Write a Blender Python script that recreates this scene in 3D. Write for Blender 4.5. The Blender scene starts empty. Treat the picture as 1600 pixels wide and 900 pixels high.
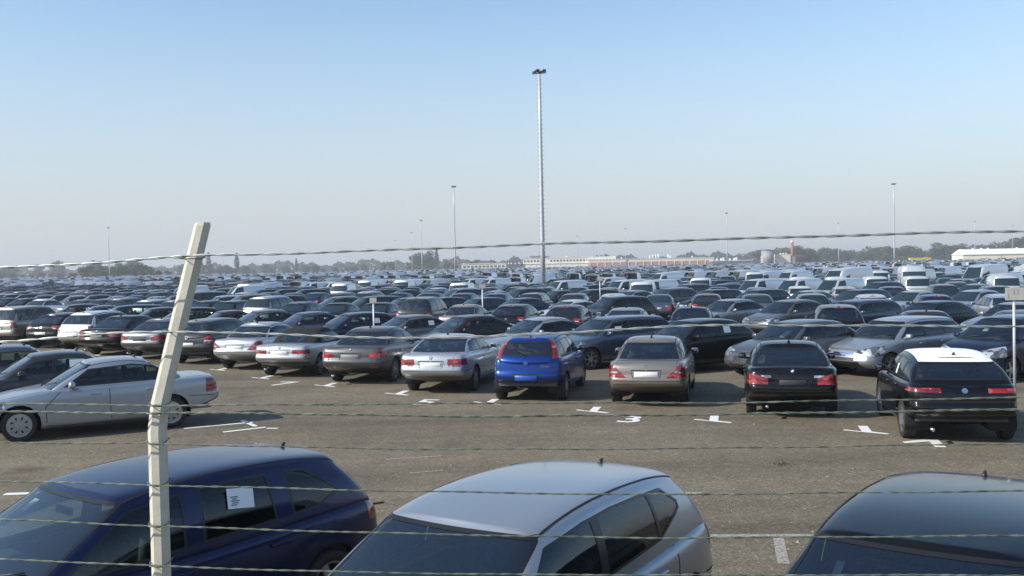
import bpy, bmesh, math, random
import numpy as np
from mathutils import Vector, Matrix
from mathutils.bvhtree import BVHTree

random.seed(11)
scene = bpy.context.scene
COL = scene.collection
R = math.radians

# ------------------------------------------------------------------ camera
FPX = 1540.0            # focal length in pixels of a 1600 px wide picture
CAM_H = 3.1
PITCH = math.atan(35 / FPX)
ROLL = 0.0195
cd = bpy.data.cameras.new('camera')
cam = bpy.data.objects.new('camera', cd)
COL.objects.link(cam)
cd.sensor_width = 36.0
cd.lens = 36.0 * FPX / 1600.0
cd.clip_start = 0.05
cd.clip_end = 20000
_c, _s = math.cos(ROLL), math.sin(ROLL)
_R = Vector((1, 0, 0))
_U = Vector((0, math.sin(PITCH), math.cos(PITCH)))
_F = Vector((0, math.cos(PITCH), -math.sin(PITCH)))
_r = _R * _c - _U * _s
_u = _R * _s + _U * _c
cam.matrix_world = Matrix(((_r.x, _u.x, -_F.x, 0), (_r.y, _u.y, -_F.y, 0),
                           (_r.z, _u.z, -_F.z, CAM_H), (0, 0, 0, 1)))
scene.camera = cam

# ------------------------------------------------------------------ sky and sun
SUN_ELEV = R(34)
SUN_DIR = Vector((-0.93, -0.37, 0)).normalized()      # where the sun stands, seen from the ground
w = bpy.data.worlds.new('World')
scene.world = w
w.use_nodes = True
nt = w.node_tree
bg = nt.nodes['Background']
sky = nt.nodes.new('ShaderNodeTexSky')
sky.sky_type = 'NISHITA'
sky.sun_disc = False
sky.sun_elevation = SUN_ELEV
sky.sun_rotation = math.atan2(SUN_DIR.x, SUN_DIR.y)
sky.altitude = 20
sky.air_density = 1.0
sky.dust_density = 0.45
sky.ozone_density = 1.1
# the layer of autumn haze that greys the lower sky all round the horizon
tcw = nt.nodes.new('ShaderNodeTexCoord')
sxyz = nt.nodes.new('ShaderNodeSeparateXYZ')
nt.links.new(tcw.outputs['Generated'], sxyz.inputs[0])
mrw = nt.nodes.new('ShaderNodeMapRange')
mrw.interpolation_type = 'SMOOTHSTEP'
mrw.inputs[1].default_value = -0.02
mrw.inputs[2].default_value = 0.30
mrw.inputs[3].default_value = 0.92
mrw.inputs[4].default_value = 0.0
nt.links.new(sxyz.outputs['Z'], mrw.inputs[0])
mxw = nt.nodes.new('ShaderNodeMix')
mxw.data_type = 'RGBA'
nt.links.new(mrw.outputs[0], mxw.inputs[0])
wb = nt.nodes.new('ShaderNodeMix')       # the camera's white balance leans to cyan in the blue
wb.data_type = 'RGBA'
wb.blend_type = 'MULTIPLY'
wb.inputs[0].default_value = 1.0
wb.inputs[7].default_value = (0.95, 1.02, 1.03, 1)
nt.links.new(sky.outputs['Color'], wb.inputs[6])
nt.links.new(wb.outputs[2], mxw.inputs[6])
mxw.inputs[7].default_value = (3.22, 3.32, 3.62, 1)
nt.links.new(mxw.outputs[2], bg.inputs['Color'])
bg.inputs['Strength'].default_value = 0.14

ld = bpy.data.lights.new('sun', 'SUN')
sun = bpy.data.objects.new('sun', ld)
COL.objects.link(sun)
ld.energy = 4.6
ld.angle = R(0.6)
ld.color = (1.0, 0.945, 0.86)
sd = Vector((SUN_DIR.x * math.cos(SUN_ELEV), SUN_DIR.y * math.cos(SUN_ELEV), math.sin(SUN_ELEV)))
sun.rotation_euler = sd.to_track_quat('Z', 'Y').to_euler()
sun.location = (-30, -10, 40)

vs = scene.view_settings
vs.view_transform = 'Standard'
vs.look = 'None'
vs.exposure = 0.4
vs.gamma = 1.0
vs.use_curve_mapping = False
scene.render.engine = 'CYCLES'
scene.cycles.use_denoising = True
scene.cycles.max_bounces = 8
scene.cycles.transparent_max_bounces = 24
scene.cycles.volume_bounces = 0
scene.cycles.volume_max_steps = 32

# ------------------------------------------------------------------ materials
def mat(name, base=(0.5, 0.5, 0.5), rough=0.5, metal=0.0, spec=0.5, coat=0.0, coat_r=0.05):
    m = bpy.data.materials.new(name)
    m.use_nodes = True
    b = m.node_tree.nodes['Principled BSDF']
    b.inputs['Base Color'].default_value = (*base, 1)
    b.inputs['Roughness'].default_value = rough
    b.inputs['Metallic'].default_value = metal
    b.inputs['Specular IOR Level'].default_value = spec
    b.inputs['Coat Weight'].default_value = coat
    b.inputs['Coat Roughness'].default_value = coat_r
    return m

def nodes_of(m):
    t = m.node_tree
    return t, t.nodes, t.links, t.nodes['Principled BSDF']

def ramp(nd, pts):
    r = nd.new('ShaderNodeValToRGB')
    e = r.color_ramp.elements
    while len(e) < len(pts):
        e.new(0.5)
    for i, (p, c) in enumerate(pts):
        e[i].position = p
        e[i].color = (*c, 1)
    return r

def noise(nd, scale, detail=4, rough=0.55, coord=None, ln=None):
    n = nd.new('ShaderNodeTexNoise')
    n.inputs['Scale'].default_value = scale
    n.inputs['Detail'].default_value = detail
    n.inputs['Roughness'].default_value = rough
    if coord is not None:
        ln.new(coord, n.inputs['Vector'])
    return n

def vary(m, scale, lo, hi, bump=0.0, bscale=None):
    """mottle the base colour between two tones of the same stuff"""
    t, nd, ln, b = nodes_of(m)
    tc = nd.new('ShaderNodeTexCoord')
    n = noise(nd, scale, 5, 0.6, tc.outputs['Object'], ln)
    r = ramp(nd, [(0.3, lo), (0.7, hi)])
    ln.new(n.outputs['Fac'], r.inputs['Fac'])
    ln.new(r.outputs['Color'], b.inputs['Base Color'])
    if bump:
        n2 = noise(nd, bscale or scale * 4, 4, 0.6, tc.outputs['Object'], ln)
        bp = nd.new('ShaderNodeBump')
        bp.inputs['Strength'].default_value = bump
        bp.inputs['Distance'].default_value = 0.01
        ln.new(n2.outputs['Fac'], bp.inputs['Height'])
        ln.new(bp.outputs['Normal'], b.inputs['Normal'])
    return m

# car paint: the colour is the object's own colour, a thin film of dust dulls it
def make_paint(name, vertex=False):
    m = mat(name, rough=0.36, metal=0.66, spec=0.22, coat=0.62, coat_r=0.04)
    t, nd, ln, b = nodes_of(m)
    if vertex:
        a = nd.new('ShaderNodeAttribute')
        a.attribute_name = 'tint'
        src = a.outputs['Color']
    else:
        a = nd.new('ShaderNodeObjectInfo')
        src = a.outputs['Color']
    tc = nd.new('ShaderNodeTexCoord')
    n = noise(nd, 2.3, 6, 0.65, tc.outputs['Object'], ln)
    mx = nd.new('ShaderNodeMix')
    mx.data_type = 'RGBA'
    mr = nd.new('ShaderNodeMapRange')
    mr.inputs[1].default_value = 0.35
    mr.inputs[2].default_value = 0.8
    mr.inputs[3].default_value = 0.002
    mr.inputs[4].default_value = 0.016
    ln.new(n.outputs['Fac'], mr.inputs[0])
    ln.new(mr.outputs[0], mx.inputs[0])
    ln.new(src, mx.inputs[6])
    mx.inputs[7].default_value = (0.30, 0.27, 0.22, 1)
    ln.new(mx.outputs[2], b.inputs['Base Color'])
    r2 = nd.new('ShaderNodeMapRange')
    r2.inputs[1].default_value = 0.3
    r2.inputs[2].default_value = 0.75
    r2.inputs[3].default_value = 0.03
    r2.inputs[4].default_value = 0.14
    ln.new(n.outputs['Fac'], r2.inputs[0])
    ln.new(r2.outputs[0], b.inputs['Coat Roughness'])
    return m

def make_glass(name, tint, refl=1.0, ior=2.1):
    m = bpy.data.materials.new(name)
    m.use_nodes = True
    t = m.node_tree
    nd, ln = t.nodes, t.links
    nd.remove(nd['Principled BSDF'])
    tr = nd.new('ShaderNodeBsdfTransparent')
    tr.inputs['Color'].default_value = (*tint, 1)
    gl = nd.new('ShaderNodeBsdfGlossy')
    gl.inputs['Roughness'].default_value = 0.03
    gl.inputs['Color'].default_value = (0.95 * refl, 0.97 * refl, 1.0 * refl, 1)
    fr = nd.new('ShaderNodeFresnel')
    fr.inputs['IOR'].default_value = ior
    mx = nd.new('ShaderNodeMixShader')
    ln.new(fr.outputs[0], mx.inputs[0])
    ln.new(tr.outputs[0], mx.inputs[1])
    ln.new(gl.outputs[0], mx.inputs[2])
    ln.new(mx.outputs[0], nd['Material Output'].inputs['Surface'])
    return m

M = {}
M['paint'] = make_paint('car_paint')
M['paint_far'] = make_paint('car_paint_far', True)
M['paint_far'].node_tree.nodes['Principled BSDF'].inputs['Coat Weight'].default_value = 0.3
M['glass'] = make_glass('window_glass', (0.58, 0.68, 0.64))
M['glass_side'] = make_glass('side_glass', (0.48, 0.58, 0.54), 1.0, 1.55)
M['glass_far'] = mat('window_glass_dark', (0.010, 0.022, 0.026), 0.05, 0, 0.9)
M['tyre'] = mat('tyre_rubber', (0.018, 0.018, 0.018), 0.8)
M['rim'] = mat('alloy_rim', (0.38, 0.39, 0.41), 0.34, 0.75)
M['dark'] = mat('black_plastic', (0.014, 0.014, 0.015), 0.5)
M['gap'] = mat('panel_gap', (0.006, 0.006, 0.006), 0.8)
M['trim'] = mat('window_rubber', (0.010, 0.010, 0.011), 0.35)
M['well'] = mat('wheel_well', (0.01, 0.01, 0.01), 0.9)
M['seat'] = vary(mat('seat_cloth', (0.08, 0.08, 0.085), 0.9), 30, (0.06, 0.06, 0.065), (0.11, 0.11, 0.115))
M['inner'] = mat('cabin_trim', (0.06, 0.062, 0.064), 0.75)
def lens_mat(name, pts, rough, metal, horiz):
    m = mat(name, rough=rough, metal=metal, spec=0.6, coat=1.0, coat_r=0.03)
    t, nd, ln, b = nodes_of(m)
    tc = nd.new('ShaderNodeTexCoord')
    mp = nd.new('ShaderNodeMapping')
    mp.inputs['Scale'].default_value = horiz
    ln.new(tc.outputs['Object'], mp.inputs['Vector'])
    v = nd.new('ShaderNodeTexVoronoi')
    v.inputs['Scale'].default_value = 1.0
    ln.new(mp.outputs[0], v.inputs['Vector'])
    sp = nd.new('ShaderNodeSeparateColor')
    ln.new(v.outputs['Color'], sp.inputs[0])
    r = ramp(nd, pts)
    ln.new(sp.outputs[0], r.inputs['Fac'])
    ln.new(r.outputs['Color'], b.inputs['Base Color'])
    return m
M['red'] = lens_mat('red_lens', [(0.0, (0.09, 0.002, 0.003)), (0.45, (0.19, 0.004, 0.005)), (0.85, (0.32, 0.008, 0.008)), (0.97, (0.42, 0.13, 0.11))], 0.25, 0.0, (3, 9, 16))
M['lens'] = lens_mat('clear_lens', [(0.0, (0.06, 0.065, 0.07)), (0.35, (0.22, 0.23, 0.24)), (0.6, (0.55, 0.56, 0.58)), (1.0, (0.85, 0.86, 0.88))], 0.2, 0.55, (9, 10, 12))
M['mirror'] = mat('mirror_glass', (0.16, 0.18, 0.20), 0.05, 1.0)
M['chrome'] = mat('chrome', (0.75, 0.76, 0.78), 0.12, 1.0)
M['white'] = mat('white_plate', (0.74, 0.74, 0.72), 0.5)
M['greyplate'] = mat('grey_plate', (0.22, 0.23, 0.24), 0.5)
M['paper'] = mat('paper', (0.72, 0.76, 0.78), 0.7)
M['ink'] = mat('ink', (0.03, 0.03, 0.035), 0.7)
M['blueink'] = mat('blue_badge', (0.05, 0.13, 0.42), 0.3)
M['redsticker'] = mat('red_tag', (0.55, 0.04, 0.05), 0.6)
M['film'] = mat('white_film', (0.80, 0.80, 0.80), 0.55)
M['fabric'] = vary(mat('hood_fabric', (0.006, 0.006, 0.007), 0.9), 60, (0.004, 0.004, 0.005), (0.010, 0.010, 0.011))
M['bag'] = mat('clear_plastic_bag', (0.35, 0.40, 0.38), 0.25, 0, 0.6)

# ------------------------------------------------------------------ object helpers
def new_obj(name, data, parent=None, label=None, cat=None, group=None, kind=None):
    o = bpy.data.objects.new(name, data)
    COL.objects.link(o)
    if parent is not None:
        o.parent = parent
    if label:
        o['label'] = label
    if cat:
        o['category'] = cat
    if group:
        o['group'] = group
    if kind:
        o['kind'] = kind
    return o

def mesh_of(bm, name, mats, smooth=True, free=True):
    me = bpy.data.meshes.new(name)
    bm.to_mesh(me)
    if free:
        bm.free()
    for m in (mats if isinstance(mats, (list, tuple)) else [mats]):
        me.materials.append(m)
    if smooth:
        me.polygons.foreach_set('use_smooth', [True] * len(me.polygons))
    return me

def box(bm, c, s, mi=0, rot=None, taper=None):
    """box centred at c of size s; taper scales the top in x,y"""
    vs_ = []
    for dz in (-0.5, 0.5):
        for dx, dy in ((-0.5, -0.5), (0.5, -0.5), (0.5, 0.5), (-0.5, 0.5)):
            k = taper if (taper and dz > 0) else (1, 1)
            v = Vector((dx * s[0] * k[0], dy * s[1] * k[1], dz * s[2]))
            if rot is not None:
                v = rot @ v
            vs_.append(bm.verts.new(v + Vector(c)))
    fs = [(3, 2, 1, 0), (4, 5, 6, 7), (0, 1, 5, 4), (1, 2, 6, 5), (2, 3, 7, 6), (3, 0, 4, 7)]
    out = []
    for f in fs:
        fc = bm.faces.new([vs_[i] for i in f])
        fc.material_index = mi
        out.append(fc)
    return vs_

def tube(bm, pts, rad, n=8, mi=0, cap=True):
    """tube along pts; rad a number or one per point"""
    pts = [Vector(p) for p in pts]
    if not isinstance(rad, (list, tuple)):
        rad = [rad] * len(pts)
    rings = []
    t0 = (pts[1] - pts[0]).normalized()
    up = Vector((0, 0, 1)) if abs(t0.z) < 0.9 else Vector((1, 0, 0))
    for i, p in enumerate(pts):
        a = pts[max(i - 1, 0)]
        b_ = pts[min(i + 1, len(pts) - 1)]
        t = (b_ - a).normalized()
        x = up.cross(t)
        if x.length < 1e-6:
            x = Vector((1, 0, 0))
        x.normalize()
        y = t.cross(x)
        rings.append([bm.verts.new(p + (x * math.cos(2 * math.pi * k / n) + y * math.sin(2 * math.pi * k / n)) * rad[i]) for k in range(n)])
    for a, b_ in zip(rings[:-1], rings[1:]):
        for k in range(n):
            f = bm.faces.new((a[k], a[(k + 1) % n], b_[(k + 1) % n], b_[k]))
            f.material_index = mi
    if cap:
        f = bm.faces.new(list(reversed(rings[0])))
        f.material_index = mi
        f = bm.faces.new(rings[-1])
        f.material_index = mi

def lathe(bm, prof, n=24, mi=None, axis='y'):
    """profile of (radius, offset) turned about the y axis"""
    rings = []
    for r_, o_ in prof:
        rings.append([bm.verts.new((r_ * math.cos(2 * math.pi * k / n), o_, r_ * math.sin(2 * math.pi * k / n))) for k in range(n)])
    for j, (a, b_) in enumerate(zip(rings[:-1], rings[1:])):
        for k in range(n):
            f = bm.faces.new((a[k], b_[k], b_[(k + 1) % n], a[(k + 1) % n]))
            f.material_index = mi[j] if mi else 0
    return rings
# ------------------------------------------------------------------ car builder
# local frame of a car: +x forward, +y its left side, z up, origin on the ground under its middle; d = metres behind the nose
def interp(pts, d):
    return float(np.interp(d, [p[0] for p in pts], [p[1] for p in pts]))

def subdivide(verts, faces, level, crease=()):
    me = bpy.data.meshes.new('tmp')
    me.from_pydata(verts, [], faces)
    bm = bmesh.new()
    bm.from_mesh(me)
    bmesh.ops.recalc_face_normals(bm, faces=bm.faces)
    bm.verts.ensure_lookup_table()
    cl = bm.edges.layers.float.new('crease_edge')
    for a, b_, v in crease:
        e = bm.edges.get((bm.verts[a], bm.verts[b_]))
        if e:
            e[cl] = v
    bm.to_mesh(me)
    bm.free()
    if level:
        ob = bpy.data.objects.new('tmp', me)
        COL.objects.link(ob)
        md = ob.modifiers.new('s', 'SUBSURF')
        md.levels = md.render_levels = level
        dg = bpy.context.evaluated_depsgraph_get()
        ev = ob.evaluated_get(dg)
        bm = bmesh.new()
        bm.from_mesh(ev.to_mesh())
        ev.to_mesh_clear()
        bpy.data.objects.remove(ob)
    else:
        bm = bmesh.new()
        bm.from_mesh(me)
    bpy.data.meshes.remove(me)
    return bm

def half(bm):
    """keep the left half"""
    for v in bm.verts:
        if abs(v.co.y) < 1e-4:
            v.co.y = 0.0
    dead = [f for f in bm.faces if f.calc_center_median().y < 0]
    bmesh.ops.delete(bm, geom=dead, context='FACES')
    return bm

def loft(rings, caps):
    """rings of half sections (first and last point on y = 0), closed by a bulging cap at each end"""
    n = len(rings[0])
    verts, faces = [], []
    full = []
    for rg in rings:
        ids = []
        for p in rg:
            verts.append(tuple(p))
            ids.append(len(verts) - 1)
        right = []
        for p in rg[1:-1]:
            verts.append((p[0], -p[1], p[2]))
            right.append(len(verts) - 1)
        full.append((ids, right))
    def loop(r_):
        return r_[0] + r_[1][::-1]
    crease = []
    for a, b_ in zip(full[:-1], full[1:]):
        la, lb = loop(a), loop(b_)
        m = len(la)
        for k in range(m):
            faces.append((la[k], la[(k + 1) % m], lb[(k + 1) % m], lb[k]))
    for which, bulge in caps:
        ids, right = full[0] if which == 0 else full[-1]
        rg = rings[0] if which == 0 else rings[-1]
        cen = {}
        for i in range(1, n - 1):
            verts.append((rg[i][0] + (bulge[i] if isinstance(bulge, list) else bulge), 0.0, rg[i][2]))
            cen[i] = len(verts) - 1
        for side in (0, 1):
            pid = ids if side == 0 else [ids[0]] + right + [ids[-1]]
            for i in range(0, n - 1):
                if i == 0:
                    q = (pid[0], pid[1], cen[1])
                elif i == n - 2:
                    q = (pid[i], pid[i + 1], cen[i])
                else:
                    q = (pid[i], pid[i + 1], cen[i + 1], cen[i])
                faces.append(q if (side == 0) == (which == 0) else q[::-1])
    return verts, faces, full

def lower_body(S, level):
    L, W = S['L'], S['W']
    hw = W / 2
    cw = S['cowl']
    bl = S['bl']
    plan = S.get('plan') or [(0, .70), (.05, .82), (.2, .92), (.55, .975), (1.1, 1.0), (L - 1.2, 1.0), (L - .5, .975), (L - .16, .93), (L - .04, .86), (L, .78)]
    zb = [(0, .31), (.25, .23), (.8, .17), (L - .95, .19), (L - .40, .35), (L, .45)]
    front = S.get('fprof') or [(0, .14), (.12, .03), (.25, 0), (.42, .0), (.49, .035), (.66, .05), (.88, .10), (1, .17)]
    rear = S.get('rprof') or [(0, .16), (.10, .04), (.22, 0), (.42, .0), (.49, .055), (.66, .05), (.88, .07), (1, .12)]
    ds = [0, .05, .18, .42, S['foh'], S['foh'] + .42, cw, cw + .35, (cw + bl) / 2, L - S['roh'] - .42, L - S['roh'], L - .48, L - .2, L - .05, L]
    ds = sorted(set(round(x, 3) for x in ds))
    ds = [x for i, x in enumerate(ds) if i == 0 or x - ds[i - 1] > .035]
    yf = [0, .84, .962, .994, 1.0, .996, .998, .988, .940, .62, 0]
    rings = []
    for d in ds:
        wd = hw * interp(plan, d)
        b0, t0 = interp(zb, d), interp(S['top'], d)
        hgt = t0 - b0
        zs = [b0, b0, b0 + .06, b0 + .22 * hgt, b0 + .42 * hgt, b0 + .49 * hgt, b0 + .66 * hgt, b0 + .88 * hgt, t0 - .010, t0 + .016, t0 + .022]
        rg = []
        for i, (y_, z_) in enumerate(zip(yf, zs)):
            s_ = (z_ - b0) / hgt
            x_ = L / 2 - d
            x_ -= interp(front, s_) * max(0, 1 - d / .55)
            x_ += interp(rear, s_) * max(0, 1 - (L - d) / .5)
            rg.append((x_, y_ * wd, z_))
        rings.append(rg)
    v, f, full = loft(rings, [(0, S.get('fbulge', .13)), (1, -S.get('rbulge', .06))])
    cr = []
    for a, b_ in zip(full[:-1], full[1:]):
        for k in range(2):
            off = (lambda r_: r_[0][8]) if k == 0 else (lambda r_: r_[1][7])
            cr.append((off(a), off(b_), S.get('shoulder', .35)))
    bm = subdivide(v, f, level, cr)
    xs = [q.co.x for q in bm.verts]
    ys = [q.co.y for q in bm.verts]
    x0, x1, ym = min(xs), max(xs), max(ys)
    for q in bm.verts:
        q.co.x = -L / 2 + (q.co.x - x0) / (x1 - x0) * L
        q.co.y *= hw / ym
    return half(bm)

def greenhouse(S, level):
    L, W, H = S['L'], S['W'], S['H']
    hw = W / 2
    cw, rf, rr, bl = S['cowl'], S['rf'], S['rr'], S['bl']
    gb, gt = S.get('gb', .925), S.get('gt', .70)
    gbf = S.get('gbf', .88)
    gbr = S.get('gbr', .84)
    fr = S.get('gr', (.80, .61))       # rear cap half width, base and top
    ff = S.get('gf', (.84, .63))
    mb = [cw + (bl - cw) * k for k in (.27, .52, .76)]
    mt = [rf + (rr - rf) * k for k in (.22, .5, .78)]
    st = [(cw, rf, ff[0], ff[1]), (cw + .11, rf + .06, gbf + .015, gt - .035),
          (mb[0], mt[0], gb, gt), (mb[1], mt[1], gb, gt), (mb[2], mt[2], gb, gt - .005),
          (bl - .13, rr - .07, gbr + .02, gt - .05), (bl, rr, fr[0], fr[1])]
    roof = S['roof']
    ed = S.get('edge', (.05, .032))
    rings = []
    for i, (db, dt, wb, wt) in enumerate(st):
        zb = interp(S['top'], db)
        zr = interp(roof, dt)
        wb, wt = wb * hw, wt * hw
        last = i in (0, len(st) - 1)
        pts = [(wb * 1.0, zb - .12), (wb, zb - .01), (wb + (wt - wb) * .5 + .02, zb + .52 * (zr - zb)), (wt + .01, zr - .115), (wt - ed[0], zr - ed[1]), (wt * .55, zr - .004), (0, zr + .004)]
        rg = []
        for y_, z_ in pts:
            s_ = min(max((z_ - zb) / (zr - .05 - zb), -.1), 1.0)
            d = db + (dt - db) * s_
            if last:
                k = S.get('bow', .03)
                d += (-k if i == 0 else k) * 4 * max(s_, 0) * (1 - max(s_, 0)) * .5
            rg.append((L / 2 - d, y_, z_))
        rg.insert(0, (rg[0][0], 0.0, rg[0][2]))
        rings.append(rg)
    fall = [1, 1, 1, .8, .5, .35, .3, .3]
    v, f, full = loft(rings, [(0, [S.get('gfb', .13) * q for q in fall]), (1, [-S.get('grb', .07) * q for q in fall])])
    cr = []
    for rg, k in ((full[0], 1.0), (full[-1], .7)):
        for a, b_, c in ((4, 5, .25), (5, 6, .75), (6, 7, .75)):
            cr.append((rg[0][a], rg[0][b_], c * k))
            r_ = [rg[0][0]] + rg[1] + [rg[0][-1]]
            cr.append((r_[a], r_[b_], c * k))
    bm = subdivide(v, f, level, cr)
    zm = max(q.co.z for q in bm.verts)
    b0 = interp(S['top'], (cw + bl) / 2)
    for q in bm.verts:
        if q.co.z > b0:
            q.co.z = b0 + (q.co.z - b0) * (H - b0) / (zm - b0)
    bmesh.ops.delete(bm, geom=[f_ for f_ in bm.faces if f_.normal.z < -.7], context='FACES')
    return half(bm)

def touch(f, planes, m=.004):
    for co, no in planes:
        if min((v.co - co).dot(no) for v in f.verts) > m:
            return False
    return True

def cut(bm, planes, cond=None):
    """cut the surface along a convex set of planes (outward normals); returns the faces inside"""
    fs = [f for f in bm.faces if (cond is None or cond(f)) and touch(f, planes)]
    for co, no in planes:
        if not fs:
            return []
        geom = list(set(fs) | set(e for f in fs for e in f.edges) | set(v for f in fs for v in f.verts))
        r_ = bmesh.ops.bisect_plane(bm, geom=geom, dist=1e-5, plane_co=co, plane_no=no)
        fs = [g for g in r_['geom'] if isinstance(g, bmesh.types.BMFace) and g.is_valid]
        fs = [f for f in fs if (f.calc_center_median() - co).dot(no) < 1e-6]
    return [f for f in fs if cond is None or cond(f)]

def take(bm, fs, off=0.0, delete=True):
    """move faces into a mesh of their own, shifted along their normals"""
    bm.normal_update()
    out = bmesh.new()
    mp = {}
    for f in fs:
        q = []
        for v in f.verts:
            if v not in mp:
                nv = out.verts.new(v.co + v.normal * off)
                if abs(v.co.y) < 1e-5:
                    nv.co.y = 0
                mp[v] = nv
            q.append(mp[v])
        try:
            out.faces.new(q)
        except ValueError:
            pass
    if delete:
        bmesh.ops.delete(bm, geom=fs, context='FACES')
    return out

def mirrored(bm):
    b2 = bm.copy()
    for v in b2.verts:
        v.co.y = -v.co.y
    bmesh.ops.reverse_faces(b2, faces=b2.faces)
    return b2

def joined(bms, free=True):
    out = bmesh.new()
    for b in bms:
        me = bpy.data.meshes.new('t')
        b.to_mesh(me)
        out.from_mesh(me)
        bpy.data.meshes.remove(me)
        if free:
            b.free()
    return out

def both(bm):
    """a half and its mirror image welded on the middle line"""
    out = joined([mirrored(bm), bm])
    bmesh.ops.remove_doubles(out, verts=[v for v in out.verts if abs(v.co.y) < 1e-5], dist=1e-4)
    return out

def rnd(c, s, bev, seg=2, rot=None, taper=None):
    bm = bmesh.new()
    box(bm, c, s, rot=rot, taper=taper)
    bmesh.ops.bevel(bm, geom=list(bm.edges), offset=bev, segments=seg, affect='EDGES', profile=.6)
    return bm

WHEELS = {}
def wheel_meshes(r, style, lod):
    key = (round(r, 3), style, lod)
    if key in WHEELS:
        return WHEELS[key]
    w_ = .205
    n = 28 if lod == 0 else 14
    rr_ = r * .70
    bm = bmesh.new()
    lathe(bm, [(rr_ * .98, -w_ * .42), (r * .90, -w_ * .5), (r * .975, -w_ * .42), (r, -w_ * .2), (r, w_ * .2), (r * .975, w_ * .42), (r * .90, w_ * .5), (rr_, w_ * .45), (rr_ * .97, w_ * .36)], n)
    tyre = mesh_of(bm, 'tyre', M['tyre'])
    bm = bmesh.new()
    o = w_ * .40
    # barrel, dark drum behind the spokes, outer lip
    lathe(bm, [(rr_ * 1.0, o + .006), (rr_ * .93, o + .004), (rr_ * .90, -.02)], n)
    lathe(bm, [(rr_ * .91, -.02), (.01, -.02)], n, [1])
    lathe(bm, [(.06, o - .03), (.058, o - .002), (.03, o + .006), (.002, o + .006)], 12)
    ns = {'five': 5, 'seven': 7, 'ten': 10, 'cap': 8}[style]
    for k in range(ns):
        a = 2 * math.pi * k / ns
        wi, wo = {'five': (.036, .030), 'seven': (.024, .022), 'ten': (.016, .014), 'cap': (.030, .042)}[style]
        ca, sa = math.cos(a), math.sin(a)
        def P(rad, t, y_):
            return bm.verts.new((rad * ca - t * sa, y_, rad * sa + t * ca))
        r0, r1 = .03, rr_ * .95
        q = [P(r0, -wi, o), P(r1, -wo, o - .004), P(r1, wo, o - .004), P(r0, wi, o), P(r0, -wi, o - .03), P(r1, -wo, o - .035), P(r1, wo, o - .035), P(r0, wi, o - .03)]
        for f in ((3, 2, 1, 0), (0, 1, 5, 4), (2, 3, 7, 6), (1, 2, 6, 5)):
            bm.faces.new([q[i] for i in f])
    if style == 'cap':
        lathe(bm, [(rr_ * .97, o - .002), (rr_ * .70, o + .003)], n)
        lathe(bm, [(rr_ * .42, o + .006), (.004, o + .010)], n)
    bmesh.ops.recalc_face_normals(bm, faces=bm.faces)
    rim = mesh_of(bm, 'rim', [M['rim'], M['well']], smooth=False)
    WHEELS[key] = (tyre, rim)
    return WHEELS[key]

def plane(x, z, nx, nz):
    return (Vector((x, 0, z)), Vector((nx, 0, nz)).normalized())

def line_xz(p, q, keep_below):
    """half plane along p->q in the side view; keeps what lies below (or above) it"""
    a, b_ = Vector((p[0], 0, p[1])), Vector((q[0], 0, q[1]))
    t = (b_ - a).normalized()
    n = Vector((-t.z, 0, t.x))
    if n.z < 0 or (abs(n.z) < 1e-6):
        n = -n
    return (a, n if keep_below else -n)

def line_side(p, q, keep_front):
    a, b_ = Vector((p[0], 0, p[1])), Vector((q[0], 0, q[1]))
    t = (b_ - a).normalized()
    n = Vector((t.z, 0, -t.x))
    if n.x < 0:
        n = -n
    return (a, -n if keep_front else n)

def line_yz(p, q):
    """keeps the inner side (small y) of the line p->q in the end view"""
    a, b_ = Vector((0, p[0], p[1])), Vector((0, q[0], q[1]))
    t = (b_ - a).normalized()
    n = Vector((0, t.z, -t.y))
    if n.y < 0:
        n = -n
    return (a, n)

def region(S, q):
    """planes of a lamp, grille or the like: q holds y0,y1,z0,z1 and d0,d1, with optional slanted edges"""
    L = S['L']
    p = []
    if 'y0' in q: p.append((Vector((0, q['y0'], 0)), Vector((0, -1, 0))))
    if 'y1' in q: p.append((Vector((0, q['y1'], 0)), Vector((0, 1, 0))))
    if 'z0' in q: p.append((Vector((0, 0, q['z0'])), Vector((0, 0, -1))))
    if 'z1' in q: p.append((Vector((0, 0, q['z1'])), Vector((0, 0, 1))))
    if 'd0' in q: p.append((Vector((L / 2 - q['d0'], 0, 0)), Vector((1, 0, 0))))
    if 'd1' in q: p.append((Vector((L / 2 - q['d1'], 0, 0)), Vector((-1, 0, 0))))
    for co, no in q.get('pl', ()):
        p.append((Vector(co), Vector(no).normalized()))
    return p

def ribbon(bm, pts, nrm, wid, off=.002):
    pts = [Vector(p) for p in pts]
    prev = None
    for i, p in enumerate(pts):
        a, b_ = pts[max(i - 1, 0)], pts[min(i + 1, len(pts) - 1)]
        t = (b_ - a)
        if t.length < 1e-6:
            continue
        t.normalize()
        s_ = t.cross(nrm[i]).normalized() * wid / 2
        q = (bm.verts.new(p + nrm[i] * off - s_), bm.verts.new(p + nrm[i] * off + s_))
        if prev:
            bm.faces.new((prev[0], prev[1], q[1], q[0]))
        prev = q

def densify(pts, step=.06):
    out = []
    for a, b_ in zip(pts[:-1], pts[1:]):
        n = max(1, int(math.hypot(b_[0] - a[0], b_[1] - a[1]) / step))
        for k in range(n):
            out.append((a[0] + (b_[0] - a[0]) * k / n, a[1] + (b_[1] - a[1]) * k / n))
    out.append(pts[-1])
    return out

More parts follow.
